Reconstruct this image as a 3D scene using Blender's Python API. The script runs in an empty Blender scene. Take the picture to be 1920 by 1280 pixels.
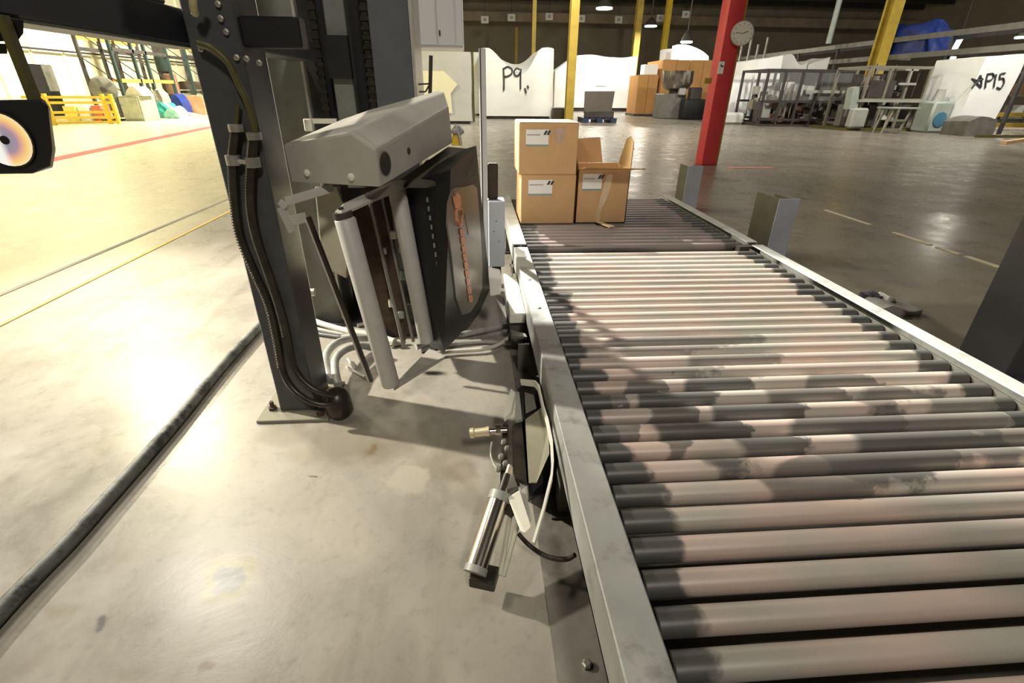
import bpy, bmesh, math, random
from mathutils import Vector, Matrix, noise
random.seed(7)
S = bpy.context.scene
COL = S.collection

# ------------------------------------------------------------------ camera
F = 917.0; HC = 1.10
ROT = Matrix(((0.9975199565, 0.0229314933, -0.0665438425),
              (-0.0696788763, 0.4552501159, -0.8876328118),
              (0.0099393439, 0.8900682438, 0.4557189165)))
cd = bpy.data.cameras.new('camera'); cam = bpy.data.objects.new('camera', cd); COL.objects.link(cam)
cd.sensor_fit = 'HORIZONTAL'; cd.sensor_width = 36.0; cd.lens = 36.0 * F / 1920.0
cd.clip_start = 0.02; cd.clip_end = 300
cam.matrix_world = Matrix.Translation((0, 0, HC)) @ ROT.to_4x4()
S.camera = cam

# ------------------------------------------------------------------ view, world, lights
S.view_settings.view_transform = 'Standard'; S.view_settings.look = 'None'
S.view_settings.gamma = 1.0; S.view_settings.use_curve_mapping = False
S.view_settings.exposure = 0.0
w = bpy.data.worlds.new('world'); S.world = w; w.use_nodes = True
w.node_tree.nodes['Background'].inputs[0].default_value = (1.0, 0.93, 0.82, 1)
w.node_tree.nodes['Background'].inputs[1].default_value = 0.045

def area(name, loc, aim, power, size, col=(1, .93, .78)):
    l = bpy.data.lights.new(name, 'AREA'); l.shape = 'DISK'; l.size = size; l.energy = power; l.color = col
    o = bpy.data.objects.new(name, l); COL.objects.link(o); o.location = loc
    o.rotation_euler = (Vector(aim) - Vector(loc)).to_track_quat('-Z', 'Y').to_euler()
    return o
def spot(name, loc, aim, power, deg, blend, rad, col):
    l = bpy.data.lights.new(name, 'SPOT'); l.energy = power; l.spot_size = math.radians(deg); l.spot_blend = blend; l.shadow_soft_size = rad; l.color = col
    o = bpy.data.objects.new(name, l); COL.objects.link(o); o.location = loc
    o.rotation_euler = (Vector(aim) - Vector(loc)).to_track_quat('-Z', 'Y').to_euler()
    return o
# high bay lamps of the bright left bay and dim main hall, plus added fills
spot('key_lamp_light', (-9.0, 4.6, 5.4), (-0.8, 2.5, 0.1), 12200, 22, 1.0, .16, (1, .93, .80))
spot('added_roller_spot', (-2.2, 9.0, 6.0), (.95, 2.2, .26), 17000, 11.5, .45, .10, (1, .95, .86))  # added narrow unseen spot that makes the bright patch on the rollers
area('high_bay_and_fill_light', (-4.5, 5.8, 6.5), (-.3, 1.8, .9), 170, .4, (1, .93, .82))  # added small unseen lamp to brighten the hood top
area('high_bay_and_fill_light', (-8.5, 12.0, 7.5), (-8.0, 12.0, 0), 1000, 1.0, (1, .92, .62))
area('high_bay_and_fill_light', (-7.0, 23.0, 7.5), (-13.0, 23.5, 0), 5200, 1.0, (1, .94, .74))
area('high_bay_and_fill_light', (-4.0, 2.0, 7.5), (-4.5, 2.6, 0), 170, 1.0, (1, .92, .76))
area('high_bay_and_fill_light', (1.2, -5.0, 6.6), (1.0, 3.0, 0.5), 300, 0.8, (1, .92, .82))  # added unseen front fill behind the camera, for rollers, cartons and hood
area('high_bay_and_fill_light', (6.0, 13.0, 8.0), (6.0, 14.0, 0), 700, 1.0, (1, .92, .8))
area('high_bay_and_fill_light', (3.5, 18.0, 7.8), (4.0, 25.0, 1), 800, 1.0, (1, .95, .85))
area('high_bay_and_fill_light', (15.0, 12.0, 7.8), (17.0, 18.0, 1), 1000, 1.0, (1, .95, .85))

# ------------------------------------------------------------------ helpers
def ray(x, y):
    return ROT @ Vector(((x - 960) / F, -(y - 640) / F, -1.0))
def at(x, y, Y):
    d = ray(x, y); t = Y / d.y; return Vector((d.x * t, d.y * t, HC + d.z * t))
def flo(x, y, z=0.0):
    d = ray(x, y); t = (z - HC) / d.z; return Vector((d.x * t, d.y * t, z))

class G:
    """collects geometry in world coordinates; build() links it as one mesh object"""
    def __init__(s): s.bm = bmesh.new()
    def box(s, x0, x1, y0, y1, z0, z1, rot=None, bev=0, seg=1):
        r = bmesh.ops.create_cube(s.bm, size=1)
        vs = r['verts']; c = Vector(((x0+x1)/2, (y0+y1)/2, (z0+z1)/2))
        for v in vs: v.co = Vector((v.co.x*(x1-x0), v.co.y*(y1-y0), v.co.z*(z1-z0)))
        if bev:
            es = list({e for v in vs for e in v.link_edges})
            o = bmesh.ops.bevel(s.bm, geom=es, offset=bev, segments=seg, affect='EDGES', profile=.5)
            vs = list({v for f in o['faces'] for v in f.verts} | {v for v in vs if v.is_valid})
        if rot is not None:
            for v in vs: v.co = rot @ v.co
        for v in vs: v.co += c
        return s
    def obox(s, p, q, wu, wv, up=(0, 0, 1), bev=0):
        """bar from p to q, width wu sideways and wv along 'up'"""
        p = Vector(p); q = Vector(q); d = q - p; L = d.length; d.normalize()
        u = Vector(up).cross(d)
        if u.length < 1e-4: u = Vector((1, 0, 0))
        u.normalize(); v = d.cross(u)
        m = Matrix((u, d, v)).transposed()
        c = (p + q) / 2
        return s.box(c.x-wu/2, c.x+wu/2, c.y-L/2, c.y+L/2, c.z-wv/2, c.z+wv/2, rot=m, bev=bev)
    def tube(s, pts, r, seg=8, caps=True):
        pts = [Vector(p) for p in pts]; n = len(pts)
        rs = r if isinstance(r, (list, tuple)) else [r]*n
        rings = []; prev = None
        for i, p in enumerate(pts):
            t = (pts[min(i+1, n-1)] - pts[max(i-1, 0)]).normalized()
            if prev is None:
                a = Vector((0, 0, 1)) if abs(t.z) < .9 else Vector((1, 0, 0))
                u = t.cross(a).normalized()
            else:
                u = (prev - t * prev.dot(t)).normalized()
            prev = u; v = t.cross(u)
            rings.append([s.bm.verts.new(p + (u*math.cos(2*math.pi*k/seg) + v*math.sin(2*math.pi*k/seg))*rs[i]) for k in range(seg)])
        for a, b in zip(rings, rings[1:]):
            for k in range(seg): s.bm.faces.new((a[k], a[(k+1) % seg], b[(k+1) % seg], b[k]))
        if caps:
            s.bm.faces.new(rings[0][::-1]); s.bm.faces.new(rings[-1])
        return s
    def prism(s, poly, d):
        """polygon (3D points) thickened along vector d"""
        d = Vector(d)
        a = [s.bm.verts.new(Vector(p)) for p in poly]; b = [s.bm.verts.new(Vector(p) + d) for p in poly]
        n = len(a)
        s.bm.faces.new(a[::-1]); s.bm.faces.new(b)
        for i in range(n): s.bm.faces.new((a[i], a[(i+1) % n], b[(i+1) % n], b[i]))
        return s
    def sheet(s, poly, th):
        """polygon thickened by th along its own normal"""
        p = [Vector(q) for q in poly]; n = (p[1]-p[0]).cross(p[2]-p[0]).normalized()
        return s.prism(poly, n*th)
    def faces(s, vs, fs):
        v = [s.bm.verts.new(Vector(p)) for p in vs]
        for f in fs: s.bm.faces.new([v[i] for i in f])
        return s
    def hull(s, pts):
        v = [s.bm.verts.new(Vector(p)) for p in pts]
        r = bmesh.ops.convex_hull(s.bm, input=v)
        bad = [e for e in r['geom_interior'] if isinstance(e, bmesh.types.BMVert)]
        if bad: bmesh.ops.delete(s.bm, geom=bad, context='VERTS')
        return s
    def lathe(s, c, prof, seg=16, axis=(0, 0, 1)):
        q = Vector((0, 0, 1)).rotation_difference(Vector(axis)); c = Vector(c)
        rings = [[s.bm.verts.new(c + q @ Vector((r*math.cos(2*math.pi*k/seg), r*math.sin(2*math.pi*k/seg), z))) for k in range(seg)] for r, z in prof]
        for a, b in zip(rings, rings[1:]):
            for k in range(seg): s.bm.faces.new((a[k], a[(k+1) % seg], b[(k+1) % seg], b[k]))
        s.bm.faces.new(rings[0][::-1]); s.bm.faces.new(rings[-1])
        return s
    def cloth(s, x0, x1, y0, y1, z0, ztop, cuts=14, amp=.05, fr=1.0, lean=0.0, pinch=0.0):
        """a covered bulk: subdivided box with an uneven top profile ztop(u) and wrinkled faces"""
        n0 = len(s.bm.verts)
        r = bmesh.ops.create_cube(s.bm, size=1)
        es = list({e for v in r['verts'] for e in v.link_edges})
        bmesh.ops.subdivide_edges(s.bm, edges=es, cuts=cuts, use_grid_fill=True)
        for v in list(s.bm.verts)[n0:]:
            u, t, k = v.co.x + .5, v.co.y + .5, v.co.z + .5
            uu = .5 + (u-.5)*(1 - pinch*(1-k))
            x = x0 + (x1-x0)*uu + lean*k
            zt = ztop(u, t)
            z = z0 + (zt - z0)*k
            y = y0 + (y1-y0)*t
            p = Vector((x, y, z))
            nz = noise.noise_vector(p*fr) * amp + noise.noise_vector(p*fr*3.1)*amp*.4
            if k < .02: nz.z = 0
            v.co = p + nz
        return s
    def build(s, name, mat, parent=None, smooth=None, bev=0, origin=None):
        bmesh.ops.recalc_face_normals(s.bm, faces=s.bm.faces[:])
        if origin is None:
            if parent is not None: origin = Vector(parent['_o'])
            else:
                xs = [v.co for v in s.bm.verts]
                origin = Vector(((min(v.x for v in xs)+max(v.x for v in xs))/2, (min(v.y for v in xs)+max(v.y for v in xs))/2, min(v.z for v in xs)))
        for v in s.bm.verts: v.co -= origin
        me = bpy.data.meshes.new(name); s.bm.to_mesh(me); s.bm.free()
        o = bpy.data.objects.new(name, me); COL.objects.link(o); me.materials.append(mat)
        if smooth is not None:
            me.shade_smooth(); me.set_sharp_from_angle(angle=math.radians(smooth))
        if bev:
            b = o.modifiers.new('bevel', 'BEVEL'); b.width = bev; b.segments = 2; b.limit_method = 'ANGLE'
        if parent is not None:
            o.parent = parent
            base = Vector(parent['_o'])
            o.location = origin - base
        else: o.location = origin
        o['_o'] = tuple(origin)
        return o

def thing(name, label, cat, loc, group=None):
    o = bpy.data.objects.new(name, None); COL.objects.link(o); o.location = Vector(loc); o.empty_display_size = .1
    o['_o'] = tuple(loc); o['label'] = label; o['category'] = cat
    if group: o['group'] = group
    return o
def tag(o, label, cat, group=None):
    o['label'] = label; o['category'] = cat
    if group: o['group'] = group
    return o
def struct(o): o['kind'] = 'structure'; return o
def sm(pts, n=4):
    """Catmull-Rom through the points"""
    P = [Vector(p) for p in pts]; P = [2*P[0]-P[1]] + P + [2*P[-1]-P[-2]]; out = []
    for i in range(1, len(P)-2):
        a, b, c, d = P[i-1:i+3]
        for k in range(n):
            t = k/n
            out.append(.5*((2*b) + (c-a)*t + (2*a-5*b+4*c-d)*t*t + (3*b-a-3*c+d)*t**3))
    out.append(P[-2]); return out

# ------------------------------------------------------------------ materials
def nodes(name):
    m = bpy.data.materials.new(name); m.use_nodes = True
    return m, m.node_tree.nodes, m.node_tree.links, m.node_tree.nodes['Principled BSDF']
def M(name, c, rough=.5, metal=0.0, var=.2, scale=6.0, c2=None, t2=(.55, .68), bump=0.0, spec=.5, s2=None, alpha=1.0, trans=0.0):
    m, N, L, b = nodes(name)
    tc = N.new('ShaderNodeTexCoord'); n1 = N.new('ShaderNodeTexNoise')
    n1.inputs['Scale'].default_value = scale; n1.inputs['Detail'].default_value = 6; n1.inputs['Roughness'].default_value = .65
    L.new(tc.outputs['Object'], n1.inputs['Vector'])
    r = N.new('ShaderNodeValToRGB')
    r.color_ramp.elements[0].position = .3; r.color_ramp.elements[1].position = .7
    r.color_ramp.elements[0].color = tuple(max(0, x*(1-var)) for x in c) + (1,)
    r.color_ramp.elements[1].color = tuple(min(1, x*(1+var)) for x in c) + (1,)
    L.new(n1.outputs['Fac'], r.inputs['Fac']); out = r.outputs['Color']
    if c2:
        n2 = N.new('ShaderNodeTexNoise'); n2.inputs['Scale'].default_value = s2 or scale*.6; n2.inputs['Detail'].default_value = 8
        n2.inputs['Roughness'].default_value = .7
        L.new(tc.outputs['Object'], n2.inputs['Vector'])
        r2 = N.new('ShaderNodeValToRGB'); r2.color_ramp.elements[0].position = t2[0]; r2.color_ramp.elements[1].position = t2[1]
        L.new(n2.outputs['Fac'], r2.inputs['Fac'])
        mx = N.new('ShaderNodeMixRGB'); mx.inputs[2].default_value = tuple(c2) + (1,)
        L.new(r2.outputs['Color'], mx.inputs[0]); L.new(out, mx.inputs[1]); out = mx.outputs[0]
    L.new(out, b.inputs['Base Color'])
    b.inputs['Roughness'].default_value = rough; b.inputs['Metallic'].default_value = metal
    b.inputs['Specular IOR Level'].default_value = spec
    if trans: b.inputs['Transmission Weight'].default_value = trans
    if alpha < 1: b.inputs['Alpha'].default_value = alpha
    if bump:
        bp = N.new('ShaderNodeBump'); bp.inputs['Strength'].default_value = bump; bp.inputs['Distance'].default_value = .02
        L.new(n1.outputs['Fac'], bp.inputs['Height']); L.new(bp.outputs['Normal'], b.inputs['Normal'])
    return m
def glow(name, c, st):
    m, N, L, b = nodes(name)
    b.inputs['Base Color'].default_value = tuple(c) + (1,)
    b.inputs['Emission Color'].default_value = tuple(c) + (1,); b.inputs['Emission Strength'].default_value = st
    return m

m_dark = M('dark_gray_paint', (.060, .062, .064), .5, 0, .25, 9, c2=(.05, .03, .02), t2=(.62, .74))
m_black = M('black_paint', (.012, .012, .013), .45, 0, .3, 8)
m_beam = M('black_beam_paint', (.016, .018, .026), .5, 0, .3, 8)
m_mast = M('mast_gray_green_paint', (.20, .21, .185), .5, 0, .15, 6, c2=(.14, .14, .12), t2=(.5, .75))
m_slate = M('slate_gray_paint', (.10, .108, .118), .5, 0, .15, 6)
m_edge = M('bare_steel_edge', (.55, .54, .48), .4, .4, .2, 12)
m_hood = M('hood_beige_paint', (.44, .425, .38), .5, 0, .10, 10, c2=(.30, .285, .25), t2=(.55, .8), s2=5)
m_hoodtop = m_hood
m_rollw = M('pale_roller_rubber', (.50, .485, .45), .5, 0, .08, 14, c2=(.36, .34, .31), t2=(.6, .8))
m_steel = M('worn_steel', (.42, .40, .36), .38, .7, .25, 14, c2=(.16, .13, .1), t2=(.6, .72))
m_rod = M('dull_steel_rod', (.30, .285, .25), .4, .5, .2, 14)
m_chrome = M('chrome', (.62, .57, .50), .2, 1.0, .05, 8)
m_cream = M('cream_housing', (.60, .56, .42), .5, 0, .1, 8, c2=(.34, .30, .2), t2=(.6, .75))
m_creamw = M('cream_white_paint', (.78, .76, .66), .45, 0, .08, 10)
m_oil = M('oily_dark_metal', (.035, .03, .022), .35, .3, .5, 18)
m_rust = M('rusty_brown', (.075, .045, .028), .8, 0, .4, 20)
m_olive = M('olive_gray_sheet', (.235, .22, .16), .6, 0, .15, 9)
m_oliv2 = M('olive_brown_post', (.085, .075, .02), .5, 0, .2, 8)
m_rail = M('conveyor_rail_paint', (.40, .41, .385), .45, .1, .15, 5, c2=(.20, .195, .17), t2=(.52, .7), s2=7)
m_raild = M('conveyor_side_paint', (.10, .095, .08), .6, 0, .3, 7)
m_plate = M('floor_plate_steel', (.20, .185, .16), .55, .1, .35, 5, c2=(.10, .09, .07), t2=(.5, .65))
m_panelw = M('white_cabinet_paint', (.70, .70, .70), .4, 0, .04, 5)
m_bluegray = M('pale_blue_gray_box', (.50, .54, .60), .45, 0, .06, 6)
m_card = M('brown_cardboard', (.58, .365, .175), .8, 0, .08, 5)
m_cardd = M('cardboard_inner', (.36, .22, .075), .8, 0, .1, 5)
m_label = M('white_paper_label', (.85, .84, .80), .6, 0, .03, 5)
m_labelg = M('teal_label_edge', (.22, .34, .33), .6, 0, .05, 5)
m_ink = M('dark_ink', (.035, .045, .045), .6, 0, .1, 5)
m_inkf = M('faint_gray_print', (.42, .41, .42), .6, 0, .1, 5)
m_tape = M('glossy_packing_tape', (.58, .44, .27), .12, 0, .12, 20)
m_tapec = M('clear_tape_patch', (.52, .38, .30), .1, 0, .15, 20)
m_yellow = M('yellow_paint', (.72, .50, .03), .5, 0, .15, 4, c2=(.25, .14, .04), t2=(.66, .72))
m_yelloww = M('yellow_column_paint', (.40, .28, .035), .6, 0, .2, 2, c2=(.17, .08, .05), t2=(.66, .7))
m_red = M('red_column_paint', (.58, .045, .05), .42, 0, .10, 3, c2=(.35, .03, .03), t2=(.66, .7), s2=14)
m_redline = M('red_floor_paint', (.75, .06, .07), .6, 0, .15, 6)
m_orangeline = M('faded_orange_paint', (.42, .16, .09), .6, 0, .3, 6)
m_yelline = M('worn_yellow_line', (.80, .56, .12), .6, 0, .15, 6)
m_paleline = M('pale_worn_line', (.52, .46, .33), .6, 0, .2, 6)
m_tarp = M('white_wrap', (.80, .80, .74), .5, 0, .05, 1.5, bump=.5)
m_tarpg = M('grayish_wrap', (.56, .56, .53), .5, 0, .08, 1.5, bump=.5)
m_tarpb = M('bright_white_wrap', (.88, .89, .88), .5, 0, .03, 1.5, bump=.5)
m_crate = M('orange_plywood', (.43, .22, .065), .7, 0, .12, 1.2)
m_brownp = M('dark_brown_panel', (.045, .032, .018), .6, 0, .2, 3)
m_blue = M('blue_plastic', (.028, .042, .085), .4, 0, .15, 5)
m_bluetarp = M('royal_blue_tarp', (.012, .03, .17), .45, 0, .25, 4)
m_bowl = M('polished_dark_steel', (.30, .27, .24), .18, .9, .2, 4)
m_mach = M('machine_gray', (.15, .145, .125), .5, .2, .25, 3)
m_machd = M('machine_dark', (.055, .048, .042), .5, .2, .4, 3)
m_machl = M('machine_light_gray', (.33, .335, .30), .45, .1, .12, 3)
m_frame = M('dull_aluminium_frame', (.27, .25, .20), .4, .4, .15, 4)
m_framed = M('dark_steel_frame', (.06, .055, .053), .45, .3, .25, 4)
m_brownm = M('rust_brown_panel', (.16, .085, .05), .6, 0, .2, 3)
m_teal = M('pale_teal_paint', (.29, .33, .29), .5, 0, .1, 4)
m_tealb = M('teal_bundle', (.03, .30, .26), .4, 0, .35, 5)
m_bluec = M('blue_disc_paint', (.05, .16, .24), .5, 0, .1, 5)
m_glass = M('machine_guard_glass', (.55, .58, .56), .08, 0, .05, 3, alpha=.10)
m_wall = M('pale_wall_panel', (.82, .80, .58), .6, 0, .04, 1.2)
m_wallb = M('brown_gray_wall', (.30, .255, .19), .8, 0, .15, .6)
m_ceil = M('dark_ceiling_deck', (.030, .026, .022), .9, 0, .3, .6)
m_joist = M('dark_joist_steel', (.055, .047, .038), .8, 0, .3, 1)
m_orangeb = M('orange_rack_beam', (.72, .33, .05), .5, 0, .1, 2)
m_rackg = M('dark_green_rack_post', (.02, .042, .042), .5, 0, .2, 2)
m_fan = M('fan_gray', (.20, .20, .165), .5, .3, .2, 4)
m_rubber = M('black_gray_conduit', (.16, .165, .155), .5, .2, .35, 22, c2=(.04, .04, .038), t2=(.5, .62))
m_hose = M('off_white_hose', (.60, .58, .50), .5, 0, .12, 12)
m_hoseg = M('gray_flex_hose', (.34, .34, .31), .5, 0, .2, 30)
m_film = M('film_roll_window', (.21, .185, .145), .3, 0, .15, 7)
m_filmy = M('film_roll_window_amber', (.22, .165, .065), .3, 0, .15, 7)
m_orange = M('orange_print', (.85, .36, .19), .5, 0, .2, 20)
m_filmw = M('white_film_scrap', (.88, .87, .84), .35, 0, .03, 8)
m_brass = M('pale_brass_knob', (.78, .68, .46), .3, .5, .1, 8)
m_clear = M('clear_plastic_rod', (.62, .62, .50), .2, .1, .1, 8)
m_postg = M('gray_post_paint', (.40, .42, .47), .5, 0, .1, 6)
m_postd = M('near_black_post_paint', (.045, .045, .052), .5, 0, .2, 6)
m_olived = M('dark_olive_post_side', (.09, .085, .06), .5, 0, .25, 8)
m_rag = M('dirty_gray_rag', (.24, .235, .21), .9, 0, .3, 14)
m_navy = M('dark_navy_scrap', (.03, .025, .05), .6, 0, .2, 10)
m_lamp = glow('lamp_glow', (1, .98, .93), 14)
m_lampw = glow('work_lamp_glow', (1, .97, .88), 14)
m_neon = glow('tube_glow', (.9, 1, .9), 1.1)  # even emission for the bright tubes behind the elevated rails
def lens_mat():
    """emissive round lens: yellow orange rim, mauve ring, gray middle, whiter towards one side"""
    m, N, L, b = nodes('emissive_lens')
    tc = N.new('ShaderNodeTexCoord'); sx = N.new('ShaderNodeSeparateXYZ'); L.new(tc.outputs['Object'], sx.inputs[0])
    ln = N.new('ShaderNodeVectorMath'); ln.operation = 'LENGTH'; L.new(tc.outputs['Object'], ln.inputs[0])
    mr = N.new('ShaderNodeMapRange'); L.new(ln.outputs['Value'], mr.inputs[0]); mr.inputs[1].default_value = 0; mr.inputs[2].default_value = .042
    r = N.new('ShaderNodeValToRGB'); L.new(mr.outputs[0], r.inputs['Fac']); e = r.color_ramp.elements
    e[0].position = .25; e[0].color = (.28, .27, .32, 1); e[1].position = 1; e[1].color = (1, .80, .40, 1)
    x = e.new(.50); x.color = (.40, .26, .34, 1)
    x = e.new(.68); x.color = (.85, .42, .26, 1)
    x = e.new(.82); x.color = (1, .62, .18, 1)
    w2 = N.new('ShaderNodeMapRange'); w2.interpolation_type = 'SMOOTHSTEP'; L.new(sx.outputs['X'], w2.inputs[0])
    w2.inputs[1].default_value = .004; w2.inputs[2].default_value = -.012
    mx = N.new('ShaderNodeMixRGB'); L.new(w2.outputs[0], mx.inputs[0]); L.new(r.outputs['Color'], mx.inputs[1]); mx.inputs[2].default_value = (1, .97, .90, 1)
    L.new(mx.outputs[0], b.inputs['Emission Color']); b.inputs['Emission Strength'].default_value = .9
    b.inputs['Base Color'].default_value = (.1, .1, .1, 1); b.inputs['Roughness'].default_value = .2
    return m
m_clock = M('clock_face_white', (.62, .60, .50), .5, 0, .04, 6)

def floor_mat():
    m, N, L, b = nodes('concrete_floor')
    geo = N.new('ShaderNodeNewGeometry'); P = geo.outputs['Position']
    def nz(scale, detail=8, rough=.65, dist=0):
        n = N.new('ShaderNodeTexNoise'); n.inputs['Scale'].default_value = scale; n.inputs['Detail'].default_value = detail
        n.inputs['Roughness'].default_value = rough; n.inputs['Distortion'].default_value = dist
        L.new(P, n.inputs['Vector']); return n
    def ramp(src, a, c, ca=(0, 0, 0, 1), cb=(1, 1, 1, 1)):
        r = N.new('ShaderNodeValToRGB'); r.color_ramp.elements[0].position = a; r.color_ramp.elements[1].position = c
        r.color_ramp.elements[0].color = ca; r.color_ramp.elements[1].color = cb
        L.new(src, r.inputs['Fac']); return r.outputs['Color']
    def mix(f, a, c, mode='MIX'):
        x = N.new('ShaderNodeMixRGB'); x.blend_type = mode
        for i, v in ((0, f), (1, a), (2, c)):
            if isinstance(v, (int, float)): x.inputs[i].default_value = v
            elif isinstance(v, tuple): x.inputs[i].default_value = v
            else: L.new(v, x.inputs[i])
        return x.outputs[0]
    def math_(op, a, c=None):
        x = N.new('ShaderNodeMath'); x.operation = op
        for i, v in ((0, a), (1, c)):
            if v is None: continue
            if isinstance(v, (int, float)): x.inputs[i].default_value = v
            else: L.new(v, x.inputs[i])
        return x.outputs[0]
    sep = N.new('ShaderNodeSeparateXYZ'); L.new(P, sep.inputs[0])
    big = nz(.55); mid = nz(2.6, 10, .7, .4); fine = nz(30, 4, .6)
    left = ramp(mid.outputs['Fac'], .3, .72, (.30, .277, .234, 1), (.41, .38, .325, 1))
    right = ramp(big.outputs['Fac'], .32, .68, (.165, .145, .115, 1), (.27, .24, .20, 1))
    # right of the conveyor: uncoated concrete, darkened further to carry the hall's dim light
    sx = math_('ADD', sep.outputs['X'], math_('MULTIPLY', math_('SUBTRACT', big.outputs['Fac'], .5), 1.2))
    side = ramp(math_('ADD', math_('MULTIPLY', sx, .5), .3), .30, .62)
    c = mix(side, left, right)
    # pale yellow coating beyond the yellow line
    yel = ramp(math_('MULTIPLY', math_('ADD', sep.outputs['X'], 2.47), -8.0), 0.0, .3)
    c = mix(math_('MULTIPLY', yel, .8), c, mix(mid.outputs['Fac'], (.50, .44, .27, 1), (.60, .55, .36, 1)))
    c = mix(ramp(fine.outputs['Fac'], .55, .75), c, mix(1.0, c, (.80, .80, .78, 1), 'MULTIPLY'))
    # long tyre / joint smears
    ws = N.new('ShaderNodeMapping'); L.new(P, ws.inputs[0]); ws.inputs['Scale'].default_value = (6.0, .5, 1)
    n = N.new('ShaderNodeTexNoise'); n.inputs['Scale'].default_value = 1.2; n.inputs['Detail'].default_value = 5; L.new(ws.outputs[0], n.inputs['Vector'])
    c = mix(ramp(n.outputs['Fac'], .58, .8), c, mix(1.0, c, (.72, .70, .66, 1), 'MULTIPLY'))
    # stains: centre, radius, colour, strength
    dv = N.new('ShaderNodeTexNoise'); dv.inputs['Scale'].default_value = 11; dv.inputs['Detail'].default_value = 5; L.new(P, dv.inputs['Vector'])
    va = N.new('ShaderNodeVectorMath'); va.operation = 'MULTIPLY_ADD'
    L.new(dv.outputs['Color'], va.inputs[0]); va.inputs[1].default_value = (.16, .16, 0); L.new(P, va.inputs[2])
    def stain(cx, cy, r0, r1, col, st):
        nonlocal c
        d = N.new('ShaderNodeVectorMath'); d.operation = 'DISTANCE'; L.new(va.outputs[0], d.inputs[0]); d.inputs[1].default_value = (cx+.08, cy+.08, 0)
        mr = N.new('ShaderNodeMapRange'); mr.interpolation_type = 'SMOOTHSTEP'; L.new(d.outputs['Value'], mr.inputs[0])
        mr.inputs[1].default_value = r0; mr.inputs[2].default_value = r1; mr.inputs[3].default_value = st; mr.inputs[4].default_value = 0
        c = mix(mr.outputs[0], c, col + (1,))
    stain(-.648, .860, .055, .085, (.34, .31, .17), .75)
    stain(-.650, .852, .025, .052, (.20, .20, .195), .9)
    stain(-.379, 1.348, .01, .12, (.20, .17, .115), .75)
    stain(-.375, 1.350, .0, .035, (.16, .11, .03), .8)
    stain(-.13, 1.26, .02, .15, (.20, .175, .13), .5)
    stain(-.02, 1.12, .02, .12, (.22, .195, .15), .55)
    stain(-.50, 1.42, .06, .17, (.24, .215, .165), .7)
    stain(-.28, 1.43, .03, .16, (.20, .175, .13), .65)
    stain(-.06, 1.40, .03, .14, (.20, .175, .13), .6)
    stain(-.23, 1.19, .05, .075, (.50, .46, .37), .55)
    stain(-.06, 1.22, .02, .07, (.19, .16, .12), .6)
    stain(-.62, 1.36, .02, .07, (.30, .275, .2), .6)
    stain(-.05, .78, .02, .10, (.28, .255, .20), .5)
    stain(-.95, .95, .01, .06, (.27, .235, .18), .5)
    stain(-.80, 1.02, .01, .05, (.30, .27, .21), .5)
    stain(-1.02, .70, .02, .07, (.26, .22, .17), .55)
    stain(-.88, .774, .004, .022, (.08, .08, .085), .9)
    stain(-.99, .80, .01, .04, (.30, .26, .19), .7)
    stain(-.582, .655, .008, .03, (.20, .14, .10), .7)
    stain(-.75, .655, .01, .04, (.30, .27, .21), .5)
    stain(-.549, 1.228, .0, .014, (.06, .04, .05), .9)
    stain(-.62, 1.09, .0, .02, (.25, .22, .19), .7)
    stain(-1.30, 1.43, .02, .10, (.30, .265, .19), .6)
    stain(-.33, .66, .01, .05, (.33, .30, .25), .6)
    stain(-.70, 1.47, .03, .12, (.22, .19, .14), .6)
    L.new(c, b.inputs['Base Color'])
    rg = ramp(mid.outputs['Fac'], .3, .75, (.19, .19, .19, 1), (.43, .43, .43, 1))
    L.new(rg, b.inputs['Roughness']); b.inputs['Specular IOR Level'].default_value = .5
    bp = N.new('ShaderNodeBump'); bp.inputs['Strength'].default_value = .12; bp.inputs['Distance'].default_value = .01
    L.new(mid.outputs['Fac'], bp.inputs['Height']); L.new(bp.outputs['Normal'], b.inputs['Normal'])
    return m
m_floor = floor_mat()

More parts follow.
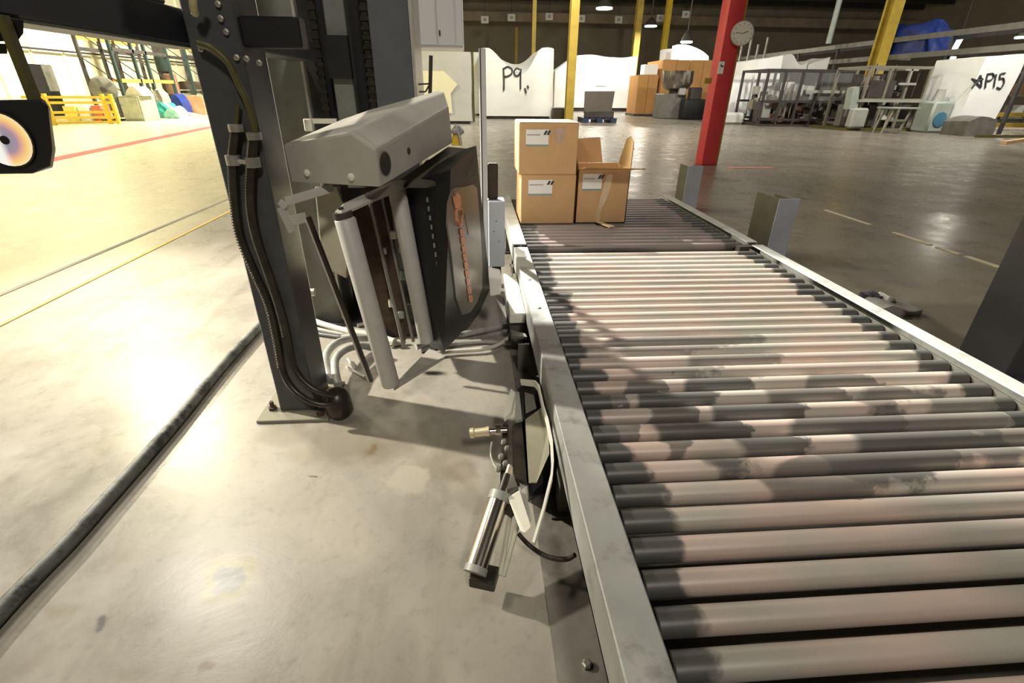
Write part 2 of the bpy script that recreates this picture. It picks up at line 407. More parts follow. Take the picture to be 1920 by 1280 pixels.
def roller_mat(name, coat, dark_tone, patches, endw, coatmix=1.0):
    """dusty coat in the middle of every roller, darker at its ends and in patches"""
    m, N, L, b = nodes(name)
    tc = N.new('ShaderNodeTexCoord'); oi = N.new('ShaderNodeObjectInfo'); geo = N.new('ShaderNodeNewGeometry')
    def math_(op, a, c=None, d=None):
        x = N.new('ShaderNodeMath'); x.operation = op
        for i, v in enumerate((a, c, d)):
            if v is None: continue
            if isinstance(v, (int, float)): x.inputs[i].default_value = v
            else: L.new(v, x.inputs[i])
        return x.outputs[0]
    sp = N.new('ShaderNodeSeparateXYZ'); L.new(tc.outputs['Object'], sp.inputs[0])
    cmb = N.new('ShaderNodeCombineXYZ')
    L.new(sp.outputs['X'], cmb.inputs[0]); L.new(sp.outputs['Y'], cmb.inputs[1]); L.new(math_('MULTIPLY_ADD', oi.outputs['Random'], 9.0, sp.outputs['Z']), cmb.inputs[2])
    n = N.new('ShaderNodeTexNoise'); n.inputs['Scale'].default_value = 7; n.inputs['Detail'].default_value = 6; n.inputs['Roughness'].default_value = .6; L.new(cmb.outputs[0], n.inputs['Vector'])
    nf = N.new('ShaderNodeTexNoise'); nf.inputs['Scale'].default_value = 2.6; nf.inputs['Detail'].default_value = 3; L.new(cmb.outputs[0], nf.inputs['Vector'])
    # end bands
    ax = math_('ABSOLUTE', sp.outputs['X'])
    jit = math_('ADD', math_('MULTIPLY', math_('SUBTRACT', n.outputs['Fac'], .5), .16), math_('MULTIPLY', math_('SUBTRACT', oi.outputs['Random'], .5), .05))
    e = math_('ADD', ax, jit)
    mr = N.new('ShaderNodeMapRange'); mr.interpolation_type = 'SMOOTHSTEP'; L.new(e, mr.inputs[0])
    mr.inputs[1].default_value = .675-endw-.012; mr.inputs[2].default_value = .675-endw+.012; mr.inputs[3].default_value = 0; mr.inputs[4].default_value = 1
    f = mr.outputs[0]
    pos = N.new('ShaderNodeSeparateXYZ'); L.new(geo.outputs['Position'], pos.inputs[0])
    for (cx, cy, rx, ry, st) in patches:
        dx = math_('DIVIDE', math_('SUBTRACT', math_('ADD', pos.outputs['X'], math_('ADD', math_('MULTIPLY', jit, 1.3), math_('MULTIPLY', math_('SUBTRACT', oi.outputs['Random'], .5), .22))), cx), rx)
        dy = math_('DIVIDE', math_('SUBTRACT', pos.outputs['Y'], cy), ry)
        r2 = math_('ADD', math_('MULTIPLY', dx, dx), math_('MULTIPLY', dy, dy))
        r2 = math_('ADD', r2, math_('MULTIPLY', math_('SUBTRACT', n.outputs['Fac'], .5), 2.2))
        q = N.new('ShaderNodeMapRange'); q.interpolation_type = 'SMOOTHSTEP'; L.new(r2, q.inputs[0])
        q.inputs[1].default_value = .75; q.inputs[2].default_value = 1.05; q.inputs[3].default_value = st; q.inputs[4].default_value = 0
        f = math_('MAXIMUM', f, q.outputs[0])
    cr = N.new('ShaderNodeValToRGB')
    cr.color_ramp.elements[0].position = .40; cr.color_ramp.elements[1].position = .60
    cr.color_ramp.elements[0].color = coat[0] + (1,); cr.color_ramp.elements[1].color = coat[1] + (1,)
    L.new(nf.outputs['Fac'], cr.inputs['Fac'])
    mx = N.new('ShaderNodeMixRGB'); L.new(f, mx.inputs[0]); L.new(cr.outputs['Color'], mx.inputs[1]); mx.inputs[2].default_value = dark_tone + (1,)
    L.new(mx.outputs[0], b.inputs['Base Color'])
    b.inputs['Roughness'].default_value = .42; b.inputs['Metallic'].default_value = .15
    return m
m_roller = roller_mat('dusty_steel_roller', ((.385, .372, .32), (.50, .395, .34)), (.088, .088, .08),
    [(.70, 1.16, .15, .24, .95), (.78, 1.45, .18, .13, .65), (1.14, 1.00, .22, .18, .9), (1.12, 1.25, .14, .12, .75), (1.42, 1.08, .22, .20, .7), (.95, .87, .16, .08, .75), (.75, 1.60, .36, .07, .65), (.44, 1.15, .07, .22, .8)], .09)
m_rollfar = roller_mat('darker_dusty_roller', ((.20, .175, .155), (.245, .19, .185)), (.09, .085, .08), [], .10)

# ================================================================== the setting
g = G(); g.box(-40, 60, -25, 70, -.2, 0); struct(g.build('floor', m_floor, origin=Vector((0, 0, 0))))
g = G(); g.box(-17.6, 45, 58, 58.4, 0, 9.4); wb = struct(g.build('wall_back', m_wallb))
g = G(); g.box(-17.6, -17.2, -25, 58, 0, 9.4); wl = struct(g.build('wall_left', m_wall))
for k in range(14):                                     # vertical ribs of the wall cladding
    y = 14.5 + k*1.75
    g = G(); g.box(-17.2, -17.13, y, y+.10, 0, 9.3); g.build('cladding_rib', m_wall, wl)
g = G(); g.box(45, 45.4, -25, 58, 0, 9.4); struct(g.build('wall_right', m_wallb))
g = G(); g.box(-17.6, 45.4, -25, 58.4, 9.4, 9.6); ce = struct(g.build('ceiling', m_ceil))
for k in range(14):
    y = 10 + k*3.5
    g = G(); g.box(-17, 45, y, y+.14, 8.7, 9.4); g.build('joist', m_joist, ce)
g = G(); g.box(-17, 45, 54.6, 55.0, 6.9, 7.7, bev=.05); tb = struct(g.build('trim_1', M('pale_brown_beam', (.34, .27, .19), .8, 0, .35, .5)))
g = G(); g.box(-17.0, -16.94, 12, 40, 2.35, 2.42); struct(g.build('trim_2', m_framed))

# ------------------------------------------------------------------ floor markings
def stripe(name, a, b, wd, mat, label, z=.004):
    a = Vector((a[0], a[1], 0)); b = Vector((b[0], b[1], 0)); d = (b-a).normalized(); u = Vector((-d.y, d.x, 0))*wd/2
    g = G(); g.prism([a-u, b-u, b+u, a+u], (0, 0, z))
    return tag(g.build(name, mat), label, 'floor line')
stripe('floor_stripe', (-2.46, .6), (-2.46, 8.0), .028, m_yelline, 'thin worn yellow line running along the bright left floor')
stripe('floor_stripe', (-6.55, 5.6), (-8.36, 18.2), .30, m_redline, 'red painted line crossing the bright floor before the yellow guard rail')
stripe('floor_joint', (-2.86, .6), (-2.70, 8.0), .035, M('gray_joint_filler', (.30, .28, .22), .8), 'dull gray floor joint just beyond the thin yellow line', .003)
for (a, b, wd) in (((3.72, 5.05), (3.74, 4.40), .035), ((3.745, 4.12), (3.75, 3.72), .04), ((3.75, 3.66), (3.75, 3.45), .03), ((3.76, 3.40), (3.77, 3.0), .05)):
    o = stripe('floor_stripe', a, b, wd, m_paleline, {5.05: 'farthest', 4.12: 'second farthest', 3.66: 'shortest', 3.4: 'nearest'}[a[1]] + ' dash of the broken pale line on the dark right floor'); o['group'] = 'dashes of the pale floor line'
stripe('floor_stripe', (4.2, 8.28), (5.0, 8.31), .16, m_orangeline, 'faded orange mark on the floor beside the red column foot')

# ================================================================== roller conveyors
RX0, RX1, RT = .305, 1.66, .262
SP = .0785; RR = .0268
def conveyor(label, y0, y1, first, count, mat, zt, railmat):
    t = thing('roller_conveyor', label, 'conveyor', ((RX0+RX1)/2, (y0+y1)/2, 0))
    g = G()
    g.box(.215, .297, y0, y1, zt+.012, zt+.020, bev=.003); g.box(.215, .223, y0, y1, zt-.10, zt+.012); g.box(.215, .285, y0, y1, zt-.10, zt-.092)
    g.build('side_rail', railmat, t)
    g = G()
    g.box(1.668, 1.738, y0, y1, zt+.012, zt+.020, bev=.003); g.box(1.730, 1.738, y0, y1, zt-.10, zt+.012); g.box(1.68, 1.738, y0, y1, zt-.10, zt-.092)
    g.build('side_rail', railmat, t)
    g = G(); g.box(.30, .304, y0, y1, zt-.085, zt-.005); g.build('inner_web', m_raild, t)
    g = G(); g.box(1.660, 1.664, y0, y1, zt-.085, zt-.005); g.build('inner_web', m_raild, t)
    g = G(); g.box(.31, 1.655, y0+.02, y1-.02, zt-.12, zt-.095); g.build('bottom_pan', m_raild, t)
    k = 0; yy = y0 + .12
    for yy in (y0+.15, (y0+y1)/2, y1-.15):
        for x in (.235, 1.70):
            g = G(); g.box(x-.018, x+.028, yy-.03, yy+.03, .008, zt-.092); g.box(x-.04, x+.06, yy-.05, yy+.05, .006, .014)
            g.build('foot', m_raild, t)
    me = None
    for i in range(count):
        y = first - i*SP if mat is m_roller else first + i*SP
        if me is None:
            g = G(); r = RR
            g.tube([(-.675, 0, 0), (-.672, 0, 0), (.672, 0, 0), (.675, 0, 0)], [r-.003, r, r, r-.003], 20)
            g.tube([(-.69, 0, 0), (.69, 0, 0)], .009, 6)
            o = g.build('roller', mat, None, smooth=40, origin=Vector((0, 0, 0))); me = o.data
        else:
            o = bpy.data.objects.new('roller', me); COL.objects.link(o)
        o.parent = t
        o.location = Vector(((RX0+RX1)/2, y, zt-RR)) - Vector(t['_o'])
    return t
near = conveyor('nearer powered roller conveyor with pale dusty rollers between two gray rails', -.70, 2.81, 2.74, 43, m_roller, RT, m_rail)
for (x, y) in ((.255, 1.9), (.25, 2.25)):
    g = G(); g.lathe((x, y, RT+.02), [(.010, 0), (.010, .003), (.005, .005)], 8); g.build('rail_bolt', m_steel, near)
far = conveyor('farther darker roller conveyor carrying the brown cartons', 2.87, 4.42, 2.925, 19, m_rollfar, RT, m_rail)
g = G(); g.box(1.60, 1.735, 2.815, 2.865, .15, RT+.005); tag(g.build('joint_bracket', m_machd), 'dark gap bracket between the two roller conveyors at the right rail', 'bracket')
# skid plate below the conveyor with a bolt
g = G(); g.box(.147, 1.80, -.7, 2.80, 0, .006); g.build('skid_plate', m_plate, near)
g = G(); p = flo(1100, 1247, .006); g.lathe(p, [(.011, 0), (.011, .009), (.007, .011)], 6); g.build('anchor_bolt', m_steel, near)
# lit side bracket left of the rail
t = thing('side_bracket', 'cream steel box bracket bolted against the left conveyor rail', 'bracket', (.178, 2.3, 0))
g = G(); g.box(.140, .213, 2.03, 2.58, .15, .20, bev=.004); g.build('top_box', m_creamw, t)
g = G(); g.box(.15, .205, 2.06, 2.55, .006, .15); g.build('web', m_raild, t)
g = G(); g.tube([(.185, 2.53, .2), (.185, 2.53, .262)], .006, 8); g.lathe((.185, 2.53, .258), [(.012, 0), (.012, .01)], 6); g.build('bolt', m_steel, t, smooth=40)
t = thing('guide_bracket', 'small bent gray bracket below the cream box bracket', 'bracket', (.19, 1.85, 0))
g = G(); g.prism([flo(957, 622, .13), flo(985, 630, .13), flo(988, 636, .13), flo(960, 634, .13)], (0, 0, .012)); g.box(.165, .21, 1.84, 1.85, .008, .14)
g.tube([flo(986, 640, .12), flo(986, 668, .05)], .004, 6); g.build('bracket_body', m_mach, t)

# ================================================================== guard posts right of the conveyor
def channel(x0, x1, y0, y1, h, front, side, label, group=None, cat='post'):
    t = thing('guard_post', label, cat, ((x0+x1)/2, (y0+y1)/2, 0), group)
    w = .008
    g = G(); g.box(x0, x1, y0, y0+w, 0, h, bev=.002); g.build('front_flange', front, t)
    g = G(); g.box(x0, x0+w, y0+w, y1, 0, h-.004); g.box(x1-w, x1, y0+w, y1, 0, h-.02); g.build('side_flange', side, t)
    g = G(); g.box(x0-.03, x1+.03, y0-.03, y1+.03, 0, .01); g.build('foot_plate', side, t)
    return t
channel(2.095, 2.245, 3.32, 3.62, .455, m_postg, m_olived, 'short gray guard post with dark side at the conveyor joint')
channel(2.12, 2.275, 5.0, 5.22, .45, m_postg, m_olived, 'short gray guard post standing in front of the red column')
t = thing('guard_post', 'large near black steel post at the right edge', 'post', (2.335, 1.79, 0))
g = G(); g.box(2.28, 2.40, 1.677, 1.907, .0, .92, bev=.004); g.build('tube', m_postd, t)
g = G(); g.box(2.25, 2.43, 1.65, 1.935, 0, .008); g.build('foot_plate', m_postd, t)
# scrap on the floor
t = thing('floor_scrap', 'crumpled gray rag and scrap on the floor beyond the right rail', 'scrap', (2.33, 2.42, 0))
g = G(); g.cloth(2.20, 2.46, 2.33, 2.47, 0, lambda u, v: .05+.02*math.sin(6*u), 6, .012, 14); g.build('rag', m_rag, t, smooth=60)
g = G(); g.cloth(2.24, 2.31, 2.46, 2.55, 0, lambda u, v: .075, 5, .015, 16); g.build('navy_wad', m_navy, t, smooth=60)
g = G(); g.cloth(2.35, 2.42, 2.46, 2.54, 0, lambda u, v: .07-.03*u, 4, .012, 16); g.build('white_wad', m_filmw, t, smooth=60)

# ================================================================== cartons on the far conveyor
def carton(label, x0, x1, y0, y1, z0, z1, lab, rot=0.0, open_=False, tilt=0.0):
    t = thing('carton', label, 'box', ((x0+x1)/2, y0, z0), 'cartons on the far conveyor')
    w = x1-x0; h = z1-z0; d = y1-y0
    O = Vector(((x0+x1)/2, y0, z0))
    def bl(name, mat, a, b, parent=None):
        g = G(); g.box(a[0], b[0], a[1], b[1], a[2], b[2]); return g.build(name, mat, parent or t)
    c = (x0+x1)/2; th = .006
    if open_:
        g = G(); g.box(x0, x1, y0, y0+th, z0, z1); g.box(x0, x1, y1-th, y1, z0, z1); g.box(x0, x0+th, y0, y1, z0, z1); g.box(x1-th, x1, y0, y1, z0, z1); g.box(x0, x1, y0, y1, z0, z0+th)
        body = g.build('body', m_card, t)
    else:
        g = G(); g.box(x0, x1, y0, y1, z0, z1, bev=.006, seg=2); body = g.build('body', m_card, t)
        for k in (0, 1):
            g = G(); ym = y0 + d/2
            if k == 0: g.box(x0+.004, x1-.004, y0+.003, ym-.002, z1, z1+.004)
            else: g.box(x0+.004, x1-.004, ym+.002, y1-.003, z1, z1+.004)
            g.build('top_flap', m_card, t)
    lx, lz, lw, lh = lab
    L_ = bl('shipping_label', m_label, (x0+lx, y0-.002, z1-lz-lh), (x0+lx+lw, y0-.0005, z1-lz))
    bl('label_edge', m_labelg, (x0+lx, y0-.0024, z1-lz-lh-.010), (x0+lx+lw, y0-.0005, z1-lz-lh+.001), L_)
    g = G()
    for k in range(2):
        xx = x0+lx+lw*(.76+.14*k); zz = z1-lz-.006
        g.prism([(xx, y0-.0032, zz-.026), (xx+.016, y0-.0032, zz-.026), (xx+.030, y0-.0032, zz), (xx+.014, y0-.0032, zz)], (0, .0015, 0))
    g.build('logo', m_ink, L_)
    g = G(); g.box(x0+lx+.006, x0+lx+lw*.62, y0-.003, y0-.0015, z1-lz-.036, z1-lz-.028); g.build('print_line', m_inkf, L_)
    return t
carton('closed brown carton at the bottom left of the stack on the conveyor', .309, .688, 3.45, 3.83, .262, .592, (.05, .030, .165, .092))
c2 = carton('closed brown carton on top of another, with clear tape patch', .290, .684, 3.45, 3.84, .597, .918, (.045, .040, .150, .092))
g = G(); g.prism([(.525, 3.4485, .885), (.592, 3.4485, .890), (.595, 3.4485, .820), (.560, 3.4485, .790), (.530, 3.4485, .808)], (0, -.001, 0)); g.build('tape_patch', m_tapec, c2)
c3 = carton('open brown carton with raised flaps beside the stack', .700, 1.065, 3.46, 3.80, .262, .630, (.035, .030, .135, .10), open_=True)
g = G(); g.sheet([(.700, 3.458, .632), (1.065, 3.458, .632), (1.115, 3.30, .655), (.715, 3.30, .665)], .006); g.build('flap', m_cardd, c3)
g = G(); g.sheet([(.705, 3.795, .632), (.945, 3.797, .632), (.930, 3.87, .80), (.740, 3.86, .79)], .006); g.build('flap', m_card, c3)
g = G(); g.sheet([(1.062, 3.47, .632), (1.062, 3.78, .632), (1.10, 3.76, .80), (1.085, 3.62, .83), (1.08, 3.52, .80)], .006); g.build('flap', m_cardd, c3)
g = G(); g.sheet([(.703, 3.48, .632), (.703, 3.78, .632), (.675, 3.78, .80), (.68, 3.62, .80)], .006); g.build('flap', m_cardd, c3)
g = G()
g.prism([(.900, 3.457, .60), (.945, 3.457, .60), (.925, 3.457, .46), (.885, 3.457, .36), (.880, 3.457, .27), (.840, 3.457, .27), (.858, 3.457, .40)], (0, -.0015, 0))
g.prism([(.84, 3.456, .272), (.88, 3.456, .27), (.955, 3.33, .266), (.915, 3.31, .266)], (0, 0, .006))
g.build('loose_tape', m_tape, c3)

# ================================================================== stretch wrapper: mast
t = thing('wrapper_mast', 'tall gray mast with lift chains behind the film carriage', 'machine mast', (-.55, 2.55, 0))
ZT = 2.35
g = G(); g.box(-.855, -.715, 2.40, 2.72, 0, ZT, bev=.004); g.build('left_flange', m_mast, t)
g = G(); g.box(-.714, -.703, 2.385, 2.42, .03, ZT); g.build('guide_edge', m_edge, t)
g = G(); g.box(-.255, -.243, 2.385, 2.72, .03, ZT); g.build('guide_edge', m_edge, t)
g = G(); g.box(-.42, -.256, 2.40, 2.72, 0, ZT, bev=.004); g.build('right_flange', m_slate, t)
g = G(); g.box(-.703, -.42, 2.62, 2.70, 0, ZT); g.build('back_web', m_black, t)
g = G(); g.box(-.612, -.527, 2.47, 2.55, .1, ZT, bev=.004); g.build('center_channel', m_mast, t)
g = G(); g.box(-.618, -.522, 2.44, 2.47, 1.14, 1.30); g.build('cross_plate', m_black, t)
for x in (-.655, -.445):
    g = G(); g.box(x-.012, x+.012, 2.452, 2.462, .2, ZT); ch = g.build('chain', m_oil, t)
    g = G()
    for k in range(60):
        z = .3 + k*.034; g.box(x-.017, x+.017, 2.446, 2.452, z, z+.016)
    o = g.build('chain_link', m_oil, ch); o['kind'] = 'stuff'
g = G(); g.box(-.90, -.20, 2.36, 2.76, 0, .012); g.build('base_plate', m_dark, t)
g = G(); g.box(-.735, -.70, 2.36, 2.40, .935, .985, bev=.004); g.box(-.735, -.60, 2.385, 2.40, .965, .985); g.build('stop_bracket', m_creamw, t)
# cabinet behind the mast
t = thing('control_cabinet', 'white electrical cabinet hung high beside the mast', 'cabinet', (-.175, 2.88, 1.282))
g = G(); g.box(-.335, -.045, 2.76, 3.02, 1.282, 1.95, bev=.006); g.build('body', m_panelw, t)
g = G(); g.box(-.328, -.172, 2.748, 2.76, 1.292, 1.94, bev=.003); g.build('door', m_panelw, t)
g = G(); g.box(-.166, -.085, 2.748, 2.76, 1.292, 1.94, bev=.003); d = g.build('door', m_panelw, t)
g = G(); g.box(-.158, -.150, 2.742, 2.75, 1.33, 1.352); g.build('latch', m_machd, d)
g = G(); g.box(-.078, -.050, 2.752, 2.76, 1.292, 1.94); g.build('side_trim', m_panelw, t)
g = G(); g.box(-.36, -.25, 2.71, 2.76, 1.262, 1.281); g.build('support_bracket', m_black, t)

# ================================================================== front column with overhead beam
t = thing('machine_column', 'dark gray steel column with overhead beam in front of the mast', 'machine column', (-.69, 1.66, 0))
g = G(); g.box(-.757, -.622, 1.585, 1.755, .012, 1.95, bev=.004); g.build('upright', m_dark, t)
g = G(); g.box(-.825, -.565, 1.525, 1.79, 0, .013, bev=.002); bp_ = g.build('base_plate', m_olive, t)
g = G(); g.lathe((-.79, 1.60, .012), [(.016, 0), (.016, .012), (.009, .013), (.008, .035)], 6); g.build('anchor_bolt', m_rust, bp_)
g = G(); g.lathe((-.60, 1.555, .012), [(.016, 0), (.016, .010), (.009, .011), (.008, .020)], 6); g.build('anchor_bolt', m_rust, bp_)
g = G(); g.box(-.845, -.765, -.35, 1.70, 1.202, 1.285, bev=.004); g.build('overhead_beam', m_beam, t)
g = G(); g.box(-.845, -.770, -.35, 1.68, 1.196, 1.2015); g.build('beam_lit_underside', m_mast, t)  # paler strip, its colour stands in for light on the beam's underside
g = G(); g.box(-.87, -.775, 1.37, 1.56, 1.286, 1.36, bev=.006); g.build('beam_cover', m_mast, t)
g = G(); p, q_ = at(500, 90, 1.62), at(563, 33, 1.62); g.box(-.622, q_.x, 1.60, 1.66, p.z, q_.z, bev=.004); g.build('tie_plate', m_black, t)
g = G(); g.box(-.750, -.64, 1.755, 2.355, p.z, q_.z, bev=.004); g.build('tie_bar', m_dark, t)
g = G()
for (x, y) in ((410, 8), (415, 35), (425, 60), (445, 108), (463, 110), (487, 118), (378, 92)):
    g.lathe(at(x, y, 1.583), [(.008, 0), (.008, .006), (.004, .008)], 8, axis=(0, -1, 0))
g.build('bolt_head', m_steel, t)
g = G(); g.tube(sm([at(372, 82, 1.56), at(400, 92, 1.545), at(428, 118, 1.545), at(448, 160, 1.55), at(462, 188, 1.55), at(474, 225, 1.555), at(478, 252, 1.56)]), .009, 8)
g.build('feed_hose', m_oliv2, t, smooth=60)
g = G(); g.tube([at(446, 195, 1.565), at(443, 240, 1.565)], .006, 8); g.build('feed_hose', m_oliv2, t, smooth=60)
for (x, y, h) in ((443, 240, .02), (476, 255, .02), (438, 300, .028), (474, 304, .028)):
    p = at(x, y, 1.562)
    g = G(); g.tube([p+Vector((0, 0, h/2)), p-Vector((0, 0, h/2))], .021, 10); g.build('hose_fitting', m_steel, t, smooth=40)
g = G(); g.tube([at(446, 302, 1.555), at(466, 304, 1.555)], .007, 6); g.build('fitting_link', m_steel, t)
YH = 1.562
hA = sm([at(443, 245, YH), at(437, 300, YH), at(440, 370, YH), at(450, 440, YH), at(478, 510, YH), at(504, 570, YH), at(520, 640, YH), at(532, 700, YH-.01), at(556, 735, YH-.03), at(590, 755, YH-.05), at(622, 757, YH-.04), at(640, 745, YH)])
hB = sm([at(476, 260, YH), at(472, 306, YH), at(470, 380, YH), at(480, 440, YH), at(500, 500, YH), at(520, 560, YH), at(536, 620, YH), at(548, 680, YH-.01), at(570, 715, YH-.03), at(600, 735, YH-.04), at(630, 742, YH-.02)])
for h in (hA, hB):
    g = G(); g.tube(h, .0125, 8); hs = g.build('down_hose', m_oil, t, smooth=60)
    g = G(); n = 90
    for k in range(n):                                   # wound spring guard
        f = k/n*.62*(len(h)-1); i = int(f); p = h[i].lerp(h[i+1], f-i)
        g.lathe(p+Vector((-.0105, -.0075, 0)), [(.003, -.0028), (.003, .0028)], 5)
    o = g.build('spring_guard', m_steel, hs); o['kind'] = 'stuff'
g = G(); g.lathe(at(635, 760, 1.56), [(.03, -.05), (.05, -.02), (.05, .03), (.035, .06), (.02, .07)], 10); g.build('hose_gland', m_oil, t, smooth=50)
# curled flexible conduits right of the column foot
for k, pts in enumerate(([(622, 715), (612, 690), (612, 665), (628, 645), (655, 635), (690, 634)], [(634, 722), (628, 695), (630, 672), (648, 655), (676, 648), (700, 652)])):
    g = G(); g.tube(sm([flo(x, y, .05 + .035*math.sin(math.pi*i/5)) for i, (x, y) in enumerate(pts)], 6), .017, 8)
    tag(g.build('flexible_conduit', m_hoseg, smooth=60), ('outer', 'inner')[k] + ' gray flexible conduit curling up from the column foot', 'hose')
# sensor box hung under the overhead beam
YB = 1.00
t = thing('sensor_box', 'black box with glowing round lens hanging from an olive post', 'sensor', at(20, 325, YB))
P = [at(13, 70, YB), at(58, 70, YB)]
a, b_ = at(28, 60, YB), at(62, 190, YB)
xb = (at(32, 120, YB).x + at(62, 150, YB).x)/2
g = G(); g.box(at(34, 130, YB).x, at(48, 130, YB).x, YB-.006, YB+.010, at(60, 190, YB).z, 1.2015); g.build('hanger_post', m_oliv2, t)
g = G(); g.hull([at(x, y, YB-.045) for x, y in ((-40, 188), (80, 186), (90, 200), (98, 280), (94, 312), (60, 326), (-40, 327))] + [at(x, y, YB+.005) for x, y in ((-40, 190), (84, 187), (94, 202), (105, 281), (99, 314), (-40, 322))])
g.build('housing', m_black, t, smooth=40, bev=.003)
lc = at(11, 262, YB-.046); q = (0, -1, 0)
g = G(); g.lathe(lc, [(.045, 0), (.045, .003)], 28, q); g.build('lens_rim', m_black, t)
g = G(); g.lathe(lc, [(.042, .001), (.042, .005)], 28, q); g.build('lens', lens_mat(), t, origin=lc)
g = G(); g.lathe(lc+Vector((.003, 0, 0)), [(.007, .005), (.007, .007)], 12, q); g.build('lens_pupil', m_black, t)
t = thing('cable_bracket', 'black bracket and clutter clamped under the overhead beam', 'bracket', at(-10, 90, 1.0))
g = G(); g.hull([at(-40, 30, 1.02), at(44, 38, 1.02), at(44, 62, 1.02), at(34, 76, 1.02), at(-40, 80, 1.02), at(-40, 30, 1.09), at(44, 40, 1.09), at(40, 66, 1.09), at(-40, 80, 1.09)]); g.build('clamp', m_black, t)
g = G(); g.hull([at(-30, 80, 1.03), at(12, 82, 1.03), at(14, 101, 1.03), at(-30, 101, 1.03), at(-30, 80, 1.07), at(12, 82, 1.07), at(14, 101, 1.07)]); g.build('junction_box', m_machd, t)
g = G(); g.tube(sm([at(362, -30, 1.5), at(362, 8, 1.52), at(366, 25, 1.55)]), .010, 8)
tag(g.build('pale_cable', M('pale_yellow_cable', (.6, .55, .3), .5), smooth=60), 'pale yellow cable dropping onto the overhead beam at the column', 'cable')

# ================================================================== film carriage
cart = thing('film_carriage', 'tilted stretch film carriage with beige hood and two pale rollers', 'film carriage', (-.28, 1.75, .13))
# hood: sheet metal cover with a chamfered front edge
O_ = Vector((0, 0, HC)); UP = Vector((0, 0, 1))
def onplane(x, y, p, n): d = ray(x, y); return O_ + d*((p-O_).dot(n)/d.dot(n))
hD, hE, hF = at(545, 340, 1.64), at(712, 350, 1.43), at(849, 267, 1.98)
nfr = (hE-hD).cross(UP).normalized(); nrt = (hF-hE).cross(UP).normalized()
hA, hB = onplane(530, 271, hD, nfr), onplane(657, 247, hD, nfr)
hB2 = Vector((hE.x, hE.y, onplane(704, 279, hE, nrt).z)); hC2 = onplane(841, 199, hE, nrt)
ncf = (hB2-hB).cross(hC2-hB).normalized()
hC1, hC3 = onplane(765, 196, hB, ncf), onplane(834, 172, hB, ncf)
hA2, hG2, hG1 = at(640, 224, 2.05), at(692, 206, 2.12), at(822, 170, 2.20)
lo = Vector((0, 0, .18))
V = [hA, hD, hE, hE, hF, hC2, hC3, hC1, hB, hB2, hA2, hG2, hG1, hA2-lo, hG1-lo]
g = G()
g.faces(V, [(0, 8, 9, 2, 1), (9, 5, 4, 2), (8, 7, 6, 5, 9), (0, 10, 7, 8), (10, 11, 7), (11, 12, 6, 7), (0, 1, 13, 10), (12, 14, 4, 5, 6), (10, 13, 14, 12, 11)])
hood = g.build('hood', m_hood, cart, bev=.008)
def onright(x, y):
    p = onplane(x, y, hE, nrt); return p, (nrt if nrt.dot(p-O_) < 0 else -nrt)
p, n = onright(722, 307)
g = G(); g.lathe(p, [(.031, -.004), (.031, .002)], 24, n); g.build('round_hole', m_oil, hood)
g = G(); g.lathe(p, [(.034, -.004), (.034, .0012)], 24, n); g.build('hole_rim', m_rod, hood)
p, n = onright(766, 283)
g = G(); g.lathe(p, [(.010, -.003), (.010, .002)], 14, n); g.build('small_hole', m_rust, hood)
def onfront(x, y):
    p = onplane(x, y, hD, nfr); return p, (nfr if nfr.dot(p-O_) < 0 else -nfr)
for (x, y) in ((577, 324), (660, 332)):
    p, n = onfront(x, y)
    g = G(); g.lathe(p, [(.011, -.003), (.011, .006), (.006, .009)], 10, n); g.build('hood_bolt', m_creamw, hood, smooth=40)
# pale rollers (they lean with the carriage)
def cyl(name, a, b, r, mat, cap=None, parent=cart):
    g = G(); g.tube([a, a.lerp(b, .01), a.lerp(b, .99), b], [r*.82, r, r, r*.82], 18); o = g.build(name, mat, parent, smooth=50)
    return o
cyl('front_roller', at(646, 408, 1.42), at(733, 722, 1.42), .030, m_rollw)
g = G(); a, b_ = at(641, 397, 1.42), at(644, 408, 1.42); g.tube([a, b_], .027, 14); g.tube([at(638, 388, 1.42), at(641, 398, 1.42)], .008, 8); g.build('roller_cap', m_machd, cart, smooth=40)
cyl('rear_roller', at(744, 355, 1.72), at(800, 640, 1.72), .030, m_rollw)
# thin rods between
for (x0, y0, x1, y1, Y, r) in ((690, 360, 757, 650, 1.82, .008), (715, 362, 775, 640, 1.88, .007), (680, 420, 716, 610, 1.95, .006)):
    g = G(); g.tube([at(x0, y0, Y), at(x1, y1, Y)], r, 8); g.build('guide_rod', m_rod, cart, smooth=50)
# cream drive housing behind the front roller
g = G(); g.hull([at(590, 350, 1.75), at(630, 350, 1.75), at(604, 500, 1.75), at(650, 522, 1.75), at(596, 405, 1.75), at(652, 400, 1.75),
                 at(606, 350, 1.95), at(632, 350, 1.95), at(630, 500, 1.95), at(656, 515, 1.95)]); g.build('drive_housing', m_cream, cart, bev=.006)
# dark inner body
g = G(); g.hull([at(640, 352, 1.90), at(730, 352, 1.90), at(705, 600, 1.90), at(760, 640, 1.90), at(648, 352, 2.05), at(735, 352, 2.05), at(712, 590, 2.05), at(765, 620, 2.05)]); g.build('inner_body', m_rust, cart)
g = G(); g.hull([at(657, 352, 1.86), at(676, 352, 1.86), at(676, 374, 1.86), at(657, 374, 1.86), at(657, 352, 1.89), at(676, 352, 1.89), at(676, 374, 1.89), at(657, 374, 1.89)]); g.build('motor_label', m_navy, cart)
